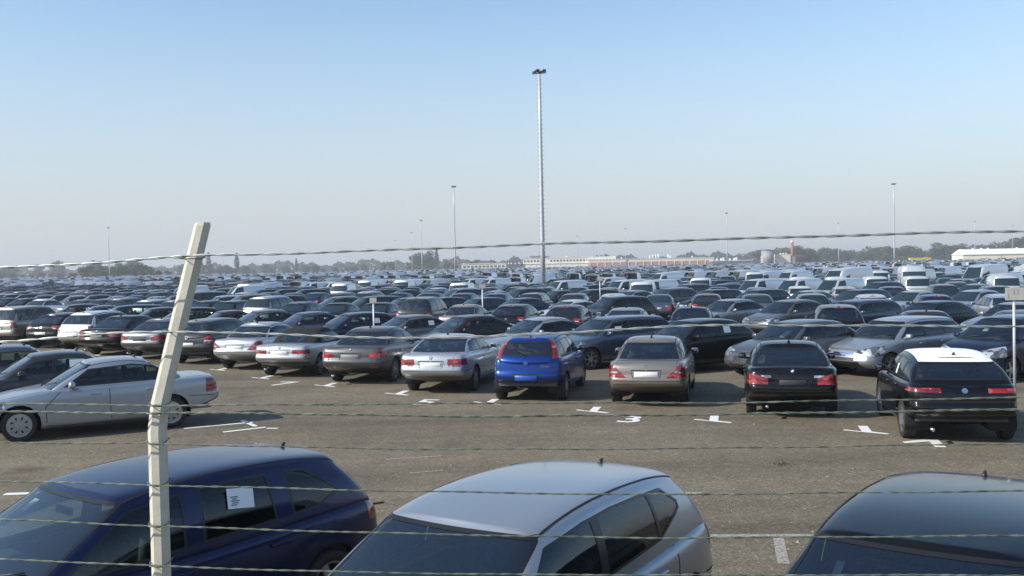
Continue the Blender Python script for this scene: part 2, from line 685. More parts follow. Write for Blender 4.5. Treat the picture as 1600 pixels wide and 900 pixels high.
def seat_mesh(wid, rear=False):
    bms = [rnd((.02, 0, .10), (.50, wid, .16), .05), rnd((-.27, 0, .42), (.14, wid * .96, .60), .055, rot=Matrix.Rotation(R(-14), 3, 'Y'), taper=(.8, .86))]
    for y_ in ((0,) if not rear else (-wid * .3, wid * .3)):
        bms.append(rnd((-.37, y_, .80), (.09, .24, .17), .035))
    return mesh_of(joined(bms), 'seat', M['seat'])

CARS = {}
def build_car(kind, lod):
    """lod 0: every part a mesh of its own; lod 1: one light mesh. Returns a list of (name, mesh, loc, rotz, children)"""
    key = (kind, lod)
    if key in CARS:
        return CARS[key]
    S = SPECS[kind]
    L, W, H = S['L'], S['W'], S['H']
    hw = W / 2
    cw, rf, rr, bl = S['cowl'], S['rf'], S['rr'], S['bl']
    X = lambda d: L / 2 - d
    level = 2 if lod == 0 else 1
    bm = lower_body(S, level)
    gh = greenhouse(S, level)
    bm.normal_update()
    gh.normal_update()
    tb, tg = BVHTree.FromBMesh(bm), BVHTree.FromBMesh(gh)
    def hit(o, dr):
        best = None
        for t in (tb, tg):
            h = t.ray_cast(Vector(o), Vector(dr))
            if h[0] is not None and (best is None or h[3] < best[2]):
                n_ = h[1] if h[1].dot(Vector(dr)) < 0 else -h[1]
                best = (h[0], n_, h[3])
        return best
    side = lambda x_, z_: hit((x_, 3, z_), (0, -1, 0))
    back = lambda y_, z_: hit((-5, max(y_, 1e-4), z_), (1, 0, 0))
    fore = lambda y_, z_: hit((5, max(y_, 1e-4), z_), (-1, 0, 0))
    over = lambda x_, y_: hit((x_, max(y_, 1e-4), 4), (0, 0, -1))
    parts = []
    belt = lambda d: interp(S['top'], d)
    roofz = lambda d: interp(S['roof'], d)
    # ---- wheel arches
    ax_f, ax_r = X(S['foh']), X(L - S['roh'])
    ra = S['wr'] + (.055 if kind != 'suv' else .075)
    na = 18 if lod == 0 else 10
    for ax in (ax_f, ax_r):
        pls = []
        for k in range(na):
            a = 2 * math.pi * (k + .5) / na
            n_ = Vector((math.cos(a), 0, math.sin(a)))
            pls.append((Vector((ax, 0, S['wr'])) + n_ * ra, n_))
        pls.append((Vector((0, hw * .52, 0)), Vector((0, -1, 0))))
        fs = cut(bm, pls)
        bmesh.ops.delete(bm, geom=fs, context='FACES')
    # ---- opening of the cabin
    if lod == 0:
        fs = cut(bm, [(Vector((X(cw + .22), 0, 0)), Vector((1, 0, 0))), (Vector((X(bl - .16), 0, 0)), Vector((-1, 0, 0))), (Vector((0, hw * .80, 0)), Vector((0, 1, 0)))], lambda f: f.normal.z > .5)
        bmesh.ops.delete(bm, geom=fs, context='FACES')
    gmat = 'glass' if lod == 0 else 'glass_far'
    # ---- side glass
    dtop = S.get('dtop', .105)
    zf, zr_ = belt(cw + .2) + S.get('dbel', .02), belt(S['dlo'][0]) + S.get('dbel', .02) + S.get('dup', 0)
    base = [line_xz((X(cw + .2), zf), (X(S['dlo'][0]), zr_), False)]
    ap = S.get('ap', .17)
    base.append(line_side((X(cw + ap + .06), belt(cw)), (X(rf + ap - .02), roofz(rf)), False))
    tp = [(rf - .3 + (S['dlo'][1] - rf + .4) * k / 6) for k in range(7)]
    for a, b_ in zip(tp[:-1], tp[1:]):
        base.append(line_xz((X(a), roofz(a) - dtop), (X(b_), roofz(b_) - dtop), True))
    base.append(line_side((X(S['dlo'][0]), belt(S['dlo'][0])), (X(S['dlo'][1]), roofz(S['dlo'][1])), True))
    if S.get('rcut'):        # rounded rear corners of the side glass
        db, dt = S['dlo']
        zt_ = roofz(dt) - dtop
        base.append(line_xz((X(dt - .22), zt_ + .02), (X(dt + .02), zt_ - .13), True))
        base.append(line_xz((X(db - .40), zr_ - .02), (X(db + .04), zr_ + .13), False))
    sidec = lambda f: f.normal.y > .30
    edges = [None] + list(S['pillars']) + [None]
    trimfs = []
    wins = []
    if S.get('solo'):
        shrink = S.get('frame', .028)
        rings = []
        for i in range(len(edges) - 1):
            pls = list(base)
            if edges[i] is not None:
                db, dt, wd = edges[i]
                pls.append(line_side((X(db + wd / 2), belt(db)), (X(dt + wd / 2), roofz(dt)), False))
            if edges[i + 1] is not None:
                db, dt, wd = edges[i + 1]
                pls.append(line_side((X(db - wd / 2), belt(db)), (X(dt - wd / 2), roofz(dt)), True))
            fs = cut(gh, pls, sidec)
            if not fs:
                continue
            ring = take(gh, fs, .0)
            fs = cut(ring, [(co - no * shrink, no) for co, no in pls])
            if fs:
                wins.append(take(ring, fs, -.004))
            rings.append(ring)
        trimfs = joined(rings)
    elif S.get('dlo_on', True):
        fs = cut(gh, base, sidec)
        ring = take(gh, fs, .0)
        shrink = S.get('frame', .028)
        inner = [(co - no * shrink, no) for co, no in base]
        for i in range(len(edges) - 1):
            pls = list(inner)
            if edges[i] is not None:
                db, dt, wd = edges[i]
                pls.append(line_side((X(db + wd / 2), belt(db)), (X(dt + wd / 2), roofz(dt)), False))
            if edges[i + 1] is not None:
                db, dt, wd = edges[i + 1]
                pls.append(line_side((X(db - wd / 2), belt(db)), (X(dt - wd / 2), roofz(dt)), True))
            fs = cut(ring, pls)
            if fs:
                wins.append(take(ring, fs, -.004))
        trimfs = ring
    # ---- windscreen and rear window
    ff, fr = S.get('gf', (.84, .63)), S.get('gr', (.80, .61))
    zc, zt = belt(cw), roofz(rf)
    bnd = .022
    wsp = [line_yz((hw * (ff[0] - .012), zc), (hw * (ff[1] + .003), zt)), (Vector((0, 0, zt - S.get('wst', .030))), Vector((0, 0, 1))), (Vector((0, 0, zc - .05)), Vector((0, 0, -1)))]
    fs = cut(gh, wsp, lambda f: f.normal.x > .2 and f.calc_center_median().x > X(rf + .12))
    scr_ring = take(gh, fs, .001)
    scr = take(scr_ring, cut(scr_ring, [(co - no * .022, no) for co, no in wsp]), -.003)
    zc2, zt2 = S.get('rwz', belt(bl) + .02), roofz(rr) - S.get('rwt', .075)
    rwp = [line_yz((hw * (fr[0] + (S.get('rwo', (-.05, -.04))[0] + .026)), belt(bl)), (hw * (fr[1] + (S.get('rwo', (-.05, -.04))[1] + .026)), roofz(rr))), (Vector((0, 0, zt2)), Vector((0, 0, 1))), (Vector((0, 0, zc2)), Vector((0, 0, -1)))]
    rwin = None
    if S.get('rw_on', True):
        fs = cut(gh, rwp, lambda f: f.normal.x < -.15 and f.calc_center_median().x < X(rr - .15))
        rw_ring = take(gh, fs, .001)
        rwin = take(rw_ring, cut(rw_ring, [(co - no * .026, no) for co, no in rwp]), -.003)
    # ---- lamps, grille and other coloured regions
    regs = []
    for q in S['regs']:
        src = gh if q.get('on') == 'gh' else bm
        cond = None
        if q.get('face') == 'rear': cond = lambda f: f.normal.x < -.15
        if q.get('face') == 'front': cond = lambda f: f.normal.x > .1
        if q.get('face') == 'nside': cond = lambda f: f.normal.x < -.15 or f.normal.y > .4
        fs = cut(src, region(S, q), cond)
        if fs:
            regs.append((q, take(src, fs, q.get('off', .003))))
    # ---- roof film
    film = None
    if S.get('film'):
        fs = cut(gh, [(Vector((X(rf - .05), 0, 0)), Vector((1, 0, 0))), (Vector((X(rr + .12), 0, 0)), Vector((-1, 0, 0))), (Vector((0, hw * .66, 0)), Vector((0, 1, 0)))], lambda f: f.normal.z > .55)
        film = take(gh, fs, .004, False)
    if S.get('top_mat'):
        body = both(bm)
        top = both(gh)
    else:
        body = joined([both(bm), both(gh)])
        top = None
    bm.free()
    gh.free()

    def add(name, b, mats, kids=None, smooth=True):
        parts.append([name, mesh_of(b, kind + '_' + name, mats, smooth), (0, 0, 0), 0, kids or []])
        return parts[-1]

    if lod == 1:
        out = bmesh.new()
        mats = [M['paint'], M['glass_far'], M['trim'], M['tyre'], M['rim'], M['red'], M['lens'], M['dark'], M['white'], M['fabric'], M['film']]
        def put(b, mi):
            me = bpy.data.meshes.new('t')
            b.to_mesh(me)
            b.free()
            k = len(out.faces)
            out.from_mesh(me)
            bpy.data.meshes.remove(me)
            out.faces.ensure_lookup_table()
            for f in out.faces[k:]:
                f.material_index = mi
        put(body, 0)
        if top:
            put(top, 9)
        if trimfs:
            put(both(trimfs), 2)
        for b in wins:
            put(both(b), 1)
        put(both(scr), 1)
        put(both(scr_ring), 2)
        if rwin:
            put(both(rwin), 1)
            put(both(rw_ring), 2)
        for q, b in regs:
            put(both(b), {'red': 5, 'lens': 6, 'dark': 7, 'chrome': 6, 'trim': 2, 'glass': 1}[q['m']])
        for ax in (ax_f, ax_r):
            for s_ in (-1, 1):
                b = bmesh.new()
                r_ = S['wr']
                y0 = hw - .015
                lathe(b, [(.02, y0 - .02), (r_ * .66, y0 - .02), (r_ * .70, y0), (r_ * .95, y0), (r_, y0 - .03), (r_, y0 - .2)], 12, [1, 1, 0, 0, 0])
                for v in b.verts:
                    v.co = Vector((v.co.x + ax, v.co.y * s_, v.co.z + r_))
                me = bpy.data.meshes.new('t')
                b.to_mesh(me)
                b.free()
                k = len(out.faces)
                out.from_mesh(me)
                bpy.data.meshes.remove(me)
                out.faces.ensure_lookup_table()
                for f in out.faces[k:]:
                    f.material_index = 3 if f.material_index == 0 else 4
        for s_ in (-1, 1):
            put(rnd((X(cw + .48), s_ * (hw + .06), belt(cw + .4) + .06), (.10, .17, .12), .03, 1), 0)
        for q in (('plate', 8),):
            if S.get('plate'):
                h = back(0, S['plate'][0])
                b = bmesh.new()
                box(b, (h[0].x - .008, 0, S['plate'][0]), (.014, .5, .11))
                put(b, 8)
        for f in out.faces:
            if len(f.verts) < 3:
                pass
        bmesh.ops.recalc_face_normals(out, faces=[f for f in out.faces if f.material_index in (3, 4)])
        me = mesh_of(out, kind + '_light', mats)
        CARS[key] = [['body', me, (0, 0, 0), 0, []]]
        return CARS[key]

    add('body', body, M['paint'])
    if top:
        add('soft_top', top, M[S['top_mat']])
    if film:
        add('roof_film', both(film), M['film'])
    if trimfs:
        r_ = mirrored(trimfs)
        add('window_frame', trimfs, M['trim'])
        add('window_frame', r_, M['trim'])
    for b in wins:
        r_ = mirrored(b)
        add('side_window', b, M['glass_side'])
        add('side_window', r_, M['glass_side'])
    add('windscreen', both(scr), M[gmat])
    add('windscreen_seal', both(scr_ring), M['trim'])
    if rwin:
        add('rear_window', both(rwin), M[gmat])
        add('rear_window_seal', both(rw_ring), M['trim'])
    for q, b in regs:
        if q.get('pair'):
            r_ = mirrored(b)
            add(q['n'], b, M[q['m']])
            add(q['n'], r_, M[q['m']])
        else:
            add(q['n'], both(b), M[q['m']])
    # ---- panel gaps
    gp = bmesh.new()
    def seam(fn, pts, wid=.013):
        P, N = [], []
        for a, b_ in densify(pts):
            h = fn(a, b_)
            if h is None:
                continue
            P.append(h[0])
            N.append(h[1])
        if len(P) > 1:
            ribbon(gp, P, N, wid)
    zs = .30
    for pts in S['doors'](S, X, belt):
        seam(side, pts)
    # bonnet
    seam(over, [(X(.42), hw * .74), (X(cw * .6), hw * .80), (X(cw - .06), hw * .82)])
    seam(fore, [(.01, belt(.1) - .06), (hw * .55, belt(.1) - .06)])
    # front bumper and rear bumper joints
    seam(side, [(X(.30), .56), (X(S['foh'] - ra + .02), .60)])
    zbp = S.get('bump', .60)
    seam(side, [(X(L - S['roh'] + ra - .02), zbp + .02), (X(L - .18), zbp)])
    seam(back, [(.01, zbp), (hw * .80, zbp)])
    bl_lid = S.get('lid')
    if bl_lid:
        seam(back, [(hw * bl_lid[0], zbp), (hw * bl_lid[0], bl_lid[1])])
        if bl_lid[2]:
            seam(over, [(X(L - .12), hw * bl_lid[0]), (X(bl + .02), hw * bl_lid[0])])
    if S.get('plate') and S.get('recess', True):
        zp = S['plate'][0]
        seam(back, [(.01, zp + .085), (.32, zp + .085)], .02)
        seam(back, [(.32, zp + .085), (.28, zp - .085)], .010)
        seam(back, [(.01, zp - .085), (.28, zp - .085)], .007)
    for y_ in S.get('ditch', ()):
        seam(over, [(X(rf + .02), hw * y_), (X(rr), hw * (y_ - .02))], .018)
    add('panel_gap', joined([mirrored(gp), gp]), M['gap'])
    # ---- sill strip and rub strip
    if S.get('rub'):
        b = bmesh.new()
        P, N = [], []
        for k in range(24):
            x_ = X(S['foh'] + ra + .06) + (X(L - S['roh'] - ra - .06) - X(S['foh'] + ra + .06)) * k / 23
            h = side(x_, S['rub'])
            P.append(h[0]); N.append(h[1])
        ribbon(b, P, N, .055, .006)
        r_ = mirrored(b)
        add('rub_strip', b, M['dark'])
        add('rub_strip', r_, M['dark'])
    # ---- wheel wells
    for ax in (ax_f, ax_r):
        b = bmesh.new()
        lathe(b, [(ra + .01, hw - .03), (ra + .015, hw * .50), (.02, hw * .50)], 18)
        dead = []
        for v in b.verts:
            v.co += Vector((ax, 0, S['wr']))
            v.co.z = max(v.co.z, .20)
        r_ = mirrored(b)
        add('wheel_well', b, M['well'])
        add('wheel_well', r_, M['well'])
    # ---- wheels
    ty, ri = wheel_meshes(S['wr'], S.get('rim', 'five'), 0)
    for ax in (ax_f, ax_r):
        for s_ in (1, -1):
            parts.append(['wheel', ty, (ax, s_ * (hw - .125), S['wr']), 0 if s_ > 0 else math.pi, [['rim', ri]]])
    # ---- mirrors
    xm, zm = X(cw + S.get('mir', .42)), belt(cw + .4) + S.get('mirz', .075)
    hm = side(xm, belt(cw + .4) - .03)
    ym = hm[0].y
    for s_ in (1, -1):
        b = rnd((0, 0, 0), (.14, .18, .12), .045, 3, taper=(.75, .88))
        for v in b.verts:
            v.co = Vector((v.co.x + xm, s_ * (v.co.y + ym + .085), v.co.z + zm))
        box(b, (xm - .0, s_ * (ym - .01), zm - .05), (.07, .10, .045))
        if s_ < 0:
            bmesh.ops.reverse_faces(b, faces=b.faces)
        bmesh.ops.recalc_face_normals(b, faces=b.faces)
        g = rnd((xm - .068, s_ * (ym + .085), zm - .004), (.006, .130, .082), .002, 1)
        add('wing_mirror', b, M[S.get('mirm', 'paint')], [['mirror_glass', mesh_of(g, 'mirror_glass', M['mirror'])]])
    # ---- door handles
    for d_, z_ in S.get('handles', ()):
        h = side(X(d_), z_)
        for s_ in (1, -1):
            b = rnd((h[0].x, s_ * (h[0].y + .012), z_), (.20, .030, .036), .011, 2)
            add('door_handle', b, M[S.get('handm', 'paint')])
    # ---- plate, badge, wiper, aerial, exhaust
    if S.get('plate'):
        h = back(0, S['plate'][0])
        b = rnd((h[0].x - .006, 0, S['plate'][0]), (.012, .50, .112), .004, 1)
        add('number_plate', b, M[S['plate'][1]])
    if S.get('badge'):
        z_, st = S['badge']
        h = back(0, z_)
        b = bmesh.new()
        c = h[0] + h[1] * .004
        rot = h[1].to_track_quat('Z', 'Y').to_matrix()
        def disc(rad, n, lift, mi, a0=0, a1=2 * math.pi):
            cv = b.verts.new(c + rot @ Vector((0, 0, lift)))
            ring = [b.verts.new(c + rot @ Vector((rad * math.cos(a0 + (a1 - a0) * k / n), rad * math.sin(a0 + (a1 - a0) * k / n), lift))) for k in range(n + 1)]
            for k in range(n):
                f = b.faces.new((cv, ring[k], ring[k + 1]))
                f.material_index = mi
        if st == 'round':
            disc(.041, 20, .002, 0)
            for k in range(4):
                disc(.026, 5, .004, 1 + k % 2, k * math.pi / 2, (k + 1) * math.pi / 2)
            ms = [M['ink'], M['white'], M['blueink']]
        elif st == 'star':
            for k in range(24):
                a0, a1 = 2 * math.pi * k / 24, 2 * math.pi * (k + 1) / 24
                b.faces.new([b.verts.new(c + rot @ Vector((q * math.cos(a), q * math.sin(a), .003))) for q, a in ((.036, a0), (.042, a0), (.042, a1), (.036, a1))])
            for k in range(3):
                a = math.pi / 2 + k * 2 * math.pi / 3
                p_ = Vector((math.cos(a), math.sin(a), 0))
                t_ = Vector((-p_.y, p_.x, 0))
                b.faces.new([b.verts.new(c + rot @ (v + Vector((0, 0, .003)))) for v in (t_ * .008, p_ * .038, -t_ * .008)])
            ms = [M['chrome']]
        else:
            disc(.048, 20, .002, 0)
            disc(.034, 20, .004, 1)
            ms = [M['chrome'], M[st]]
        add('badge', b, ms, smooth=False)
    if S.get('wiper'):
        z_, = S['wiper']
        p0, p1 = back(.02, z_), back(.30, z_ + .16)
        if p0 and p1:
            b = bmesh.new()
            tube(b, [p0[0] + p0[1] * .02, (p0[0] + p1[0]) / 2 + p0[1] * .035, p1[0] + p1[1] * .012], [.012, .010, .006], 6)
            add('rear_wiper', b, M['dark'])
    h = over(X(rr - .10), 0)
    b = bmesh.new()
    c = h[0]
    if S.get('aerial', 'stub') == 'fin':
        tube(b, [c + Vector((.05, 0, -.005)), c + Vector((.0, 0, .035)), c + Vector((-.04, 0, .06))], [.03, .022, .006], 8)
    else:
        tube(b, [c + Vector((.03, 0, -.005)), c + Vector((.0, 0, .02)), c + Vector((-.02, 0, .035))], [.022, .018, .010], 8)
    add('aerial', b, M['dark'])
    if S.get('exhaust'):
        b = bmesh.new()
        y_ = S['exhaust']
        tube(b, [(-L / 2 + .30, y_, .27), (-L / 2 + .04, y_, .265)], .032, 10)
        add('exhaust_pipe', b, M['chrome'])
    # ---- windscreen wipers
    for y0, y1 in ((.05, .62), (-.60, -.03)):
        P_ = []
        for k in range(5):
            y_ = (y0 + (y1 - y0) * k / 4) * hw
            hh = fore(abs(y_), belt(cw) + .035 + .02 * k)
            if hh:
                P_.append(Vector((hh[0].x, y_, hh[0].z)) + Vector((hh[1].x, 0, hh[1].z)) * .012)
        if len(P_) > 2:
            b = bmesh.new()
            tube(b, P_, .008, 5)
            add('windscreen_wiper', b, M['dark'])
    # ---- cabin
    zb_ = belt(cw + .6)
    b = bmesh.new()
    x0, x1 = X(bl - .10), X(cw + .12)
    yi = hw * .80
    q = [(x0, -yi, .36), (x1, -yi, .36), (x1, yi, .36), (x0, yi, .36), (x0, -yi, zb_ - .02), (x1, -yi, zb_ - .02), (x1, yi, zb_ - .02), (x0, yi, zb_ - .02)]
    vv = [b.verts.new(p) for p in q]
    for f in ((0, 1, 2, 3), (0, 4, 5, 1), (2, 6, 7, 3), (3, 7, 4, 0), (1, 5, 6, 2)):
        b.faces.new([vv[i] for i in f])
    sh = S.get('shelf', .45)
    box(b, ((x0 + X(bl - .10 - sh)) / 2, 0, zb_ - .045), (abs(X(bl - .10 - sh) - x0), 2 * yi - .01, .03))
    add('cabin_floor', b, M['inner'], smooth=False)
    b = rnd((X(cw + .36), 0, zb_ - .11), (.50, 2 * yi - .02, .24), .07, 3)
    b2 = rnd((X(cw + .34), hw * .42, zb_ + .02), (.24, .36, .10), .04, 2)
    add('dashboard', joined([b, b2]), M['inner'])
    b = bmesh.new()
    rt = Matrix.Rotation(R(62), 3, 'Y')
    cpt = Vector((X(cw + .72), hw * .42, zb_ - .02))
    rg = [cpt + rt @ Vector((.18 * math.cos(2 * math.pi * k / 20), .18 * math.sin(2 * math.pi * k / 20), 0)) for k in range(21)]
    tube(b, rg, .014, 6, cap=False)
    tube(b, [cpt, Vector((X(cw + .5), hw * .42, zb_ - .06))], [.05, .03], 8)
    tube(b, [rg[5], cpt, rg[15]], .014, 5)
    add('steering_wheel', b, M['inner'])
    xs = X(max(rf + .42, cw + 1.05))
    sm = seat_mesh(.50)
    sc_ = (H - .25) / 1.18
    for s_ in (1, -1):
        parts.append(['front_seat', sm, (xs, s_ * hw * .43, .30 + (H - 1.42) * .5), 0, []])
    xr = X(S.get('rseat', min(rr - .42, L - S['roh'] - .35)))
    parts.append(['rear_seat', seat_mesh(hw * 1.45, True), (xr, 0, .25 + (H - 1.42) * .5), 0, []])
    h = fore(0, roofz(rf) - .12)
    if h:
        b = rnd((h[0].x - .10, 0, roofz(rf) - .15), (.035, .23, .06), .012, 2)
        add('interior_mirror', b, M['dark'])
    CARS[key] = parts
    return parts

def place_car(kind, x, y, heading, color, label, cat='car', group=None, lod=0, name=None, tilt=None):
    """heading: degrees clockwise from +y, as seen from above"""
    parts = build_car(kind, lod)
    nm = name or SPECS[kind].get('name', 'parked_car')
    u = Vector((math.sin(R(heading)), math.cos(R(heading)), 0))
    rz = math.atan2(u.y, u.x)
    if lod == 1:
        o = new_obj(nm, parts[0][1], None, label, cat, group)
        o.location = (x, y, 0)
        o.rotation_euler = (0, 0, rz)
        o.color = (*color, 1)
        return o
    root = new_obj(nm, None, None, label, cat, group)
    root.empty_display_size = .2
    root.location = (x, y, 0)
    root.rotation_euler = (0, 0, rz)
    for pn, me, loc, rot, kids in parts:
        o = new_obj(pn, me, root)
        o.location = loc
        o.rotation_euler = (0, 0, rot)
        o.color = (*color, 1)
        if pn == 'panel_gap':
            o['kind'] = 'stuff'
        for kn, km in kids:
            k = new_obj(kn, km, o)
            k.color = (*color, 1)
    return root
# ------------------------------------------------------------------ kinds of car
def doors(n):
    def fn(S, X, belt):
        L, ra = S['L'], S['wr'] + .055
        f0 = S['foh'] + ra + .10
        bp = S['pillars'][0][0]
        out = [[(X(S['cowl'] + .26), belt(S['cowl'] + .3) - .01), (X(f0 - .02), .62), (X(f0), .27), (X(f0 + .2), .245)]]
        ra0 = L - S['roh'] - ra
        out.append([(X(f0 + .2), .245), (X(ra0 - .14), .245)])
        if n == 4:
            out.append([(X(bp), belt(bp)), (X(bp), .60), (X(bp + .03), .26)])
            rd = min(S['dlo'][0] - .22, L - S['roh'] + .12)
            out.append([(X(rd), belt(rd) - .01), (X(rd - .02), .82), (X(L - S['roh'] - ra * .72), S['wr'] + ra * .80), (X(ra0 - .04), .40), (X(ra0 - .10), .26)])
        else:
            rd = S['pillars'][0][0]
            out.append([(X(rd), belt(rd)), (X(rd), .60), (X(rd - .06), .27)])
        fl = L - S['roh'] + .12
        return out
    return fn

def spec(L, W, H, wb, foh, cowl, rf, rr, bl, top, roof, dlo, pillars, **k):
    S = dict(L=L, W=W, H=H, foh=foh, roh=L - foh - wb, cowl=cowl, rf=rf, rr=rr, bl=bl, top=top, roof=roof, dlo=dlo, pillars=pillars)
    S.update(wr=.315, doors=doors(4), handles=(), regs=[])
    S.update(k)
    return S

def slant(p, q, out):
    """plane through two (y,z) points, outward side towards out"""
    t = Vector((0, q[0] - p[0], q[1] - p[1]))
    n = Vector((0, -t.z, t.y))
    if n.dot(Vector((0, out[0] - p[0], out[1] - p[1]))) < 0:
        n = -n
    return ((0, p[0], p[1]), tuple(n))

def head(z0=.56, z1=.74, y0=.40, d1=.55, **k):
    h = z1 - z0
    return dict(n='headlight', m='lens', pair=True, y0=y0, d1=d1, z0=z0, pl=[slant((y0, z0 + h * .72), (y0 + .36, z1 + .03), (y0, z1 + .3)), slant((y0, z0 + h * .40), (y0 + .20, z0), (y0, z0 - .1))], **k)

def grille(z0=.50, z1=.66, y1=.30, m='dark'):
    return dict(n='grille', m=m, y1=y1, z0=z0, z1=z1, d1=.30, face='front')

def intake(z0=.26, z1=.38, y1=.55):
    return dict(n='bumper_grille', m='dark', y1=y1, z0=z0, z1=z1, d1=.35, face='front', off=-.004)

def valance(L, z1=.31):
    return dict(n='rear_valance', m='dark', z1=z1, d0=L - .35, y1=.62, face='rear')

SPECS = {}
SPECS['saloon_star'] = spec(4.53, 1.73, 1.425, 2.715, .78, 1.27, 2.02, 3.08, 3.80,
    [(0, .70), (.12, .745), (.5, .81), (1.25, .915), (1.5, .93), (3.0, .955), (3.8, .975), (4.2, .985), (4.45, .985), (4.53, .95)],
    [(1.9, 1.35), (2.02, 1.375), (2.4, 1.42), (2.75, 1.425), (3.08, 1.385), (3.2, 1.36)], (3.66, 3.18), [(2.36, 2.42, .085), (3.30, 3.24, .045)],
    regs=[dict(n='reversing_light', m='lens', pair=True, z0=.755, z1=.79, y0=.58, y1=.76, d0=4.53 - .25, off=.004, face='rear'),
          dict(n='tail_light', m='red', pair=True, z0=.66, z1=.93, d0=4.53 - .34, pl=[slant((.42, .66), (.70, .93), (.40, .93))]),
          head(.56, .74, .44), grille(.52, .70, .30, 'chrome'), intake(), valance(4.53, .285), dict(n='grille_slats', m='dark', y1=.26, z0=.545, z1=.67, d1=.3, face='front', off=.006)],
    plate=(.735, 'white'), badge=(.905, 'star'), handles=((2.12, .80), (3.12, .82)), rim='cap', bump=.60, lid=(.74, .96, True), wr=.315, aerial='fin', ditch=(.64,))
SPECS['saloon_round'] = spec(4.52, 1.80, 1.42, 2.76, .77, 1.45, 2.13, 3.18, 3.90,
    [(0, .68), (.12, .735), (.5, .80), (1.4, .925), (1.7, .945), (3.1, .975), (3.9, 1.0), (4.25, 1.02), (4.46, 1.01), (4.52, .97)],
    [(2.0, 1.34), (2.13, 1.37), (2.5, 1.415), (2.85, 1.42), (3.18, 1.385), (3.35, 1.36)], (3.74, 3.28), [(2.50, 2.55, .085), (3.38, 3.30, .045)],
    regs=[dict(n='tail_light', m='red', pair=True, z0=.70, z1=.90, d0=4.52 - .34, y0=.46, pl=[slant((.46, .82), (.80, .92), (.46, .95))]),
          dict(n='reversing_light', m='lens', pair=True, z0=.83, z1=.875, d0=4.52 - .3, y0=.40, y1=.585, off=.006, face='rear'),
          head(.54, .70, .40), grille(.52, .66, .28, 'chrome'), intake(), valance(4.52)],
    plate=(.735, 'ink'), badge=(.955, 'round'), handles=((2.24, .80), (3.18, .83)), rim='seven', bump=.58, lid=(.66, 1.0, True), exhaust=.48, aerial='fin', ditch=(.64,))
SPECS['saloon_large'] = dict(SPECS['saloon_round'])
SPECS['saloon_large'].update(spec(4.84, 1.84, 1.46, 2.89, .84, 1.50, 2.22, 3.36, 4.10,
    [(0, .70), (.12, .75), (.5, .82), (1.45, .94), (1.7, .955), (3.3, .985), (4.1, 1.01), (4.5, 1.03), (4.78, 1.02), (4.84, .98)],
    [(2.1, 1.38), (2.22, 1.41), (2.6, 1.455), (3.0, 1.46), (3.36, 1.42), (3.5, 1.39)], (3.95, 3.46), [(2.62, 2.67, .085), (3.56, 3.48, .045)],
    regs=[dict(n='tail_light', m='red', pair=True, z0=.74, z1=.96, d0=4.84 - .50, y0=.40, pl=[slant((.42, .80), (.86, .98), (.42, .98)), slant((.40, .80), (.60, .74), (.45, .70))]),
          head(.56, .74, .40), grille(.54, .68, .28, 'chrome'), intake(), dict(n='rear_reflector', m='red', pair=True, z0=.46, z1=.52, y0=.50, y1=.74, d0=4.84 - .3, face='rear')]))
SPECS['saloon_large'].update(plate=(.77, 'greyplate'), badge=(.955, 'round'), handles=((2.36, .82), (3.30, .85)), rim='ten', bump=.60, lid=(.66, 1.01, True), exhaust=.50, aerial='fin', ditch=(.64,), wr=.325)
SPECS['coupe'] = spec(4.58, 1.78, 1.375, 2.76, .77, 1.50, 2.24, 3.16, 4.02,
    [(0, .68), (.12, .735), (.5, .79), (1.45, .915), (1.7, .93), (3.1, .955), (4.0, .98), (4.3, .99), (4.52, .985), (4.58, .95)],
    [(2.1, 1.30), (2.24, 1.33), (2.6, 1.37), (2.9, 1.375), (3.16, 1.35), (3.4, 1.31)], (3.78, 3.26), [(2.86, 2.86, .05)],
    regs=[dict(n='tail_light', m='red', pair=True, z0=.73, z1=.875, d0=4.58 - .32, y0=.42),
          dict(n='lamp_strip', m='lens', pair=True, z0=.695, z1=.73, d0=4.58 - .25, y0=.44, y1=.74, face='rear'),
          head(.54, .70, .40), grille(.52, .66, .28, 'chrome'), intake(), dict(n='bumper_strip', m='dark', z0=.40, z1=.425, y1=.70, d0=4.58 - .3, face='rear')],
    doors=doors(2), plate=(.735, 'white'), badge=(.905, 'round'), handles=((2.66, .80),), rim='five', bump=.58, lid=(.64, .965, True), aerial='fin', ditch=())
SPECS['cabriolet'] = spec(4.49, 1.76, 1.37, 2.725, .76, 1.42, 2.10, 2.95, 3.62,
    [(0, .68), (.12, .735), (.5, .79), (1.4, .905), (1.7, .915), (3.0, .93), (3.7, .945), (4.2, .95), (4.43, .945), (4.49, .91)],
    [(2.0, 1.32), (2.10, 1.345), (2.5, 1.37), (2.7, 1.365), (2.95, 1.325), (3.1, 1.28)], (3.20, 2.95), [(2.75, 2.70, .05)],
    regs=[dict(n='tail_light', m='red', pair=True, z0=.70, z1=.815, d0=4.49 - .32, y0=.40), head(.54, .70, .40), grille(.52, .66, .28, 'chrome'), intake(),
          dict(n='bumper_strip', m='dark', z0=.41, z1=.45, y1=.80, d0=4.49 - .4), ],
    doors=doors(2), plate=(.735, 'white'), badge=(.875, 'round'), handles=((2.55, .79),), rim='five', bump=.56, lid=(.66, .93, True), exhaust=.45, top_mat='fabric', rwo=(-.22, -.16), rwt=.12, ditch=(), gbr=.80, gr=(.72, .56))
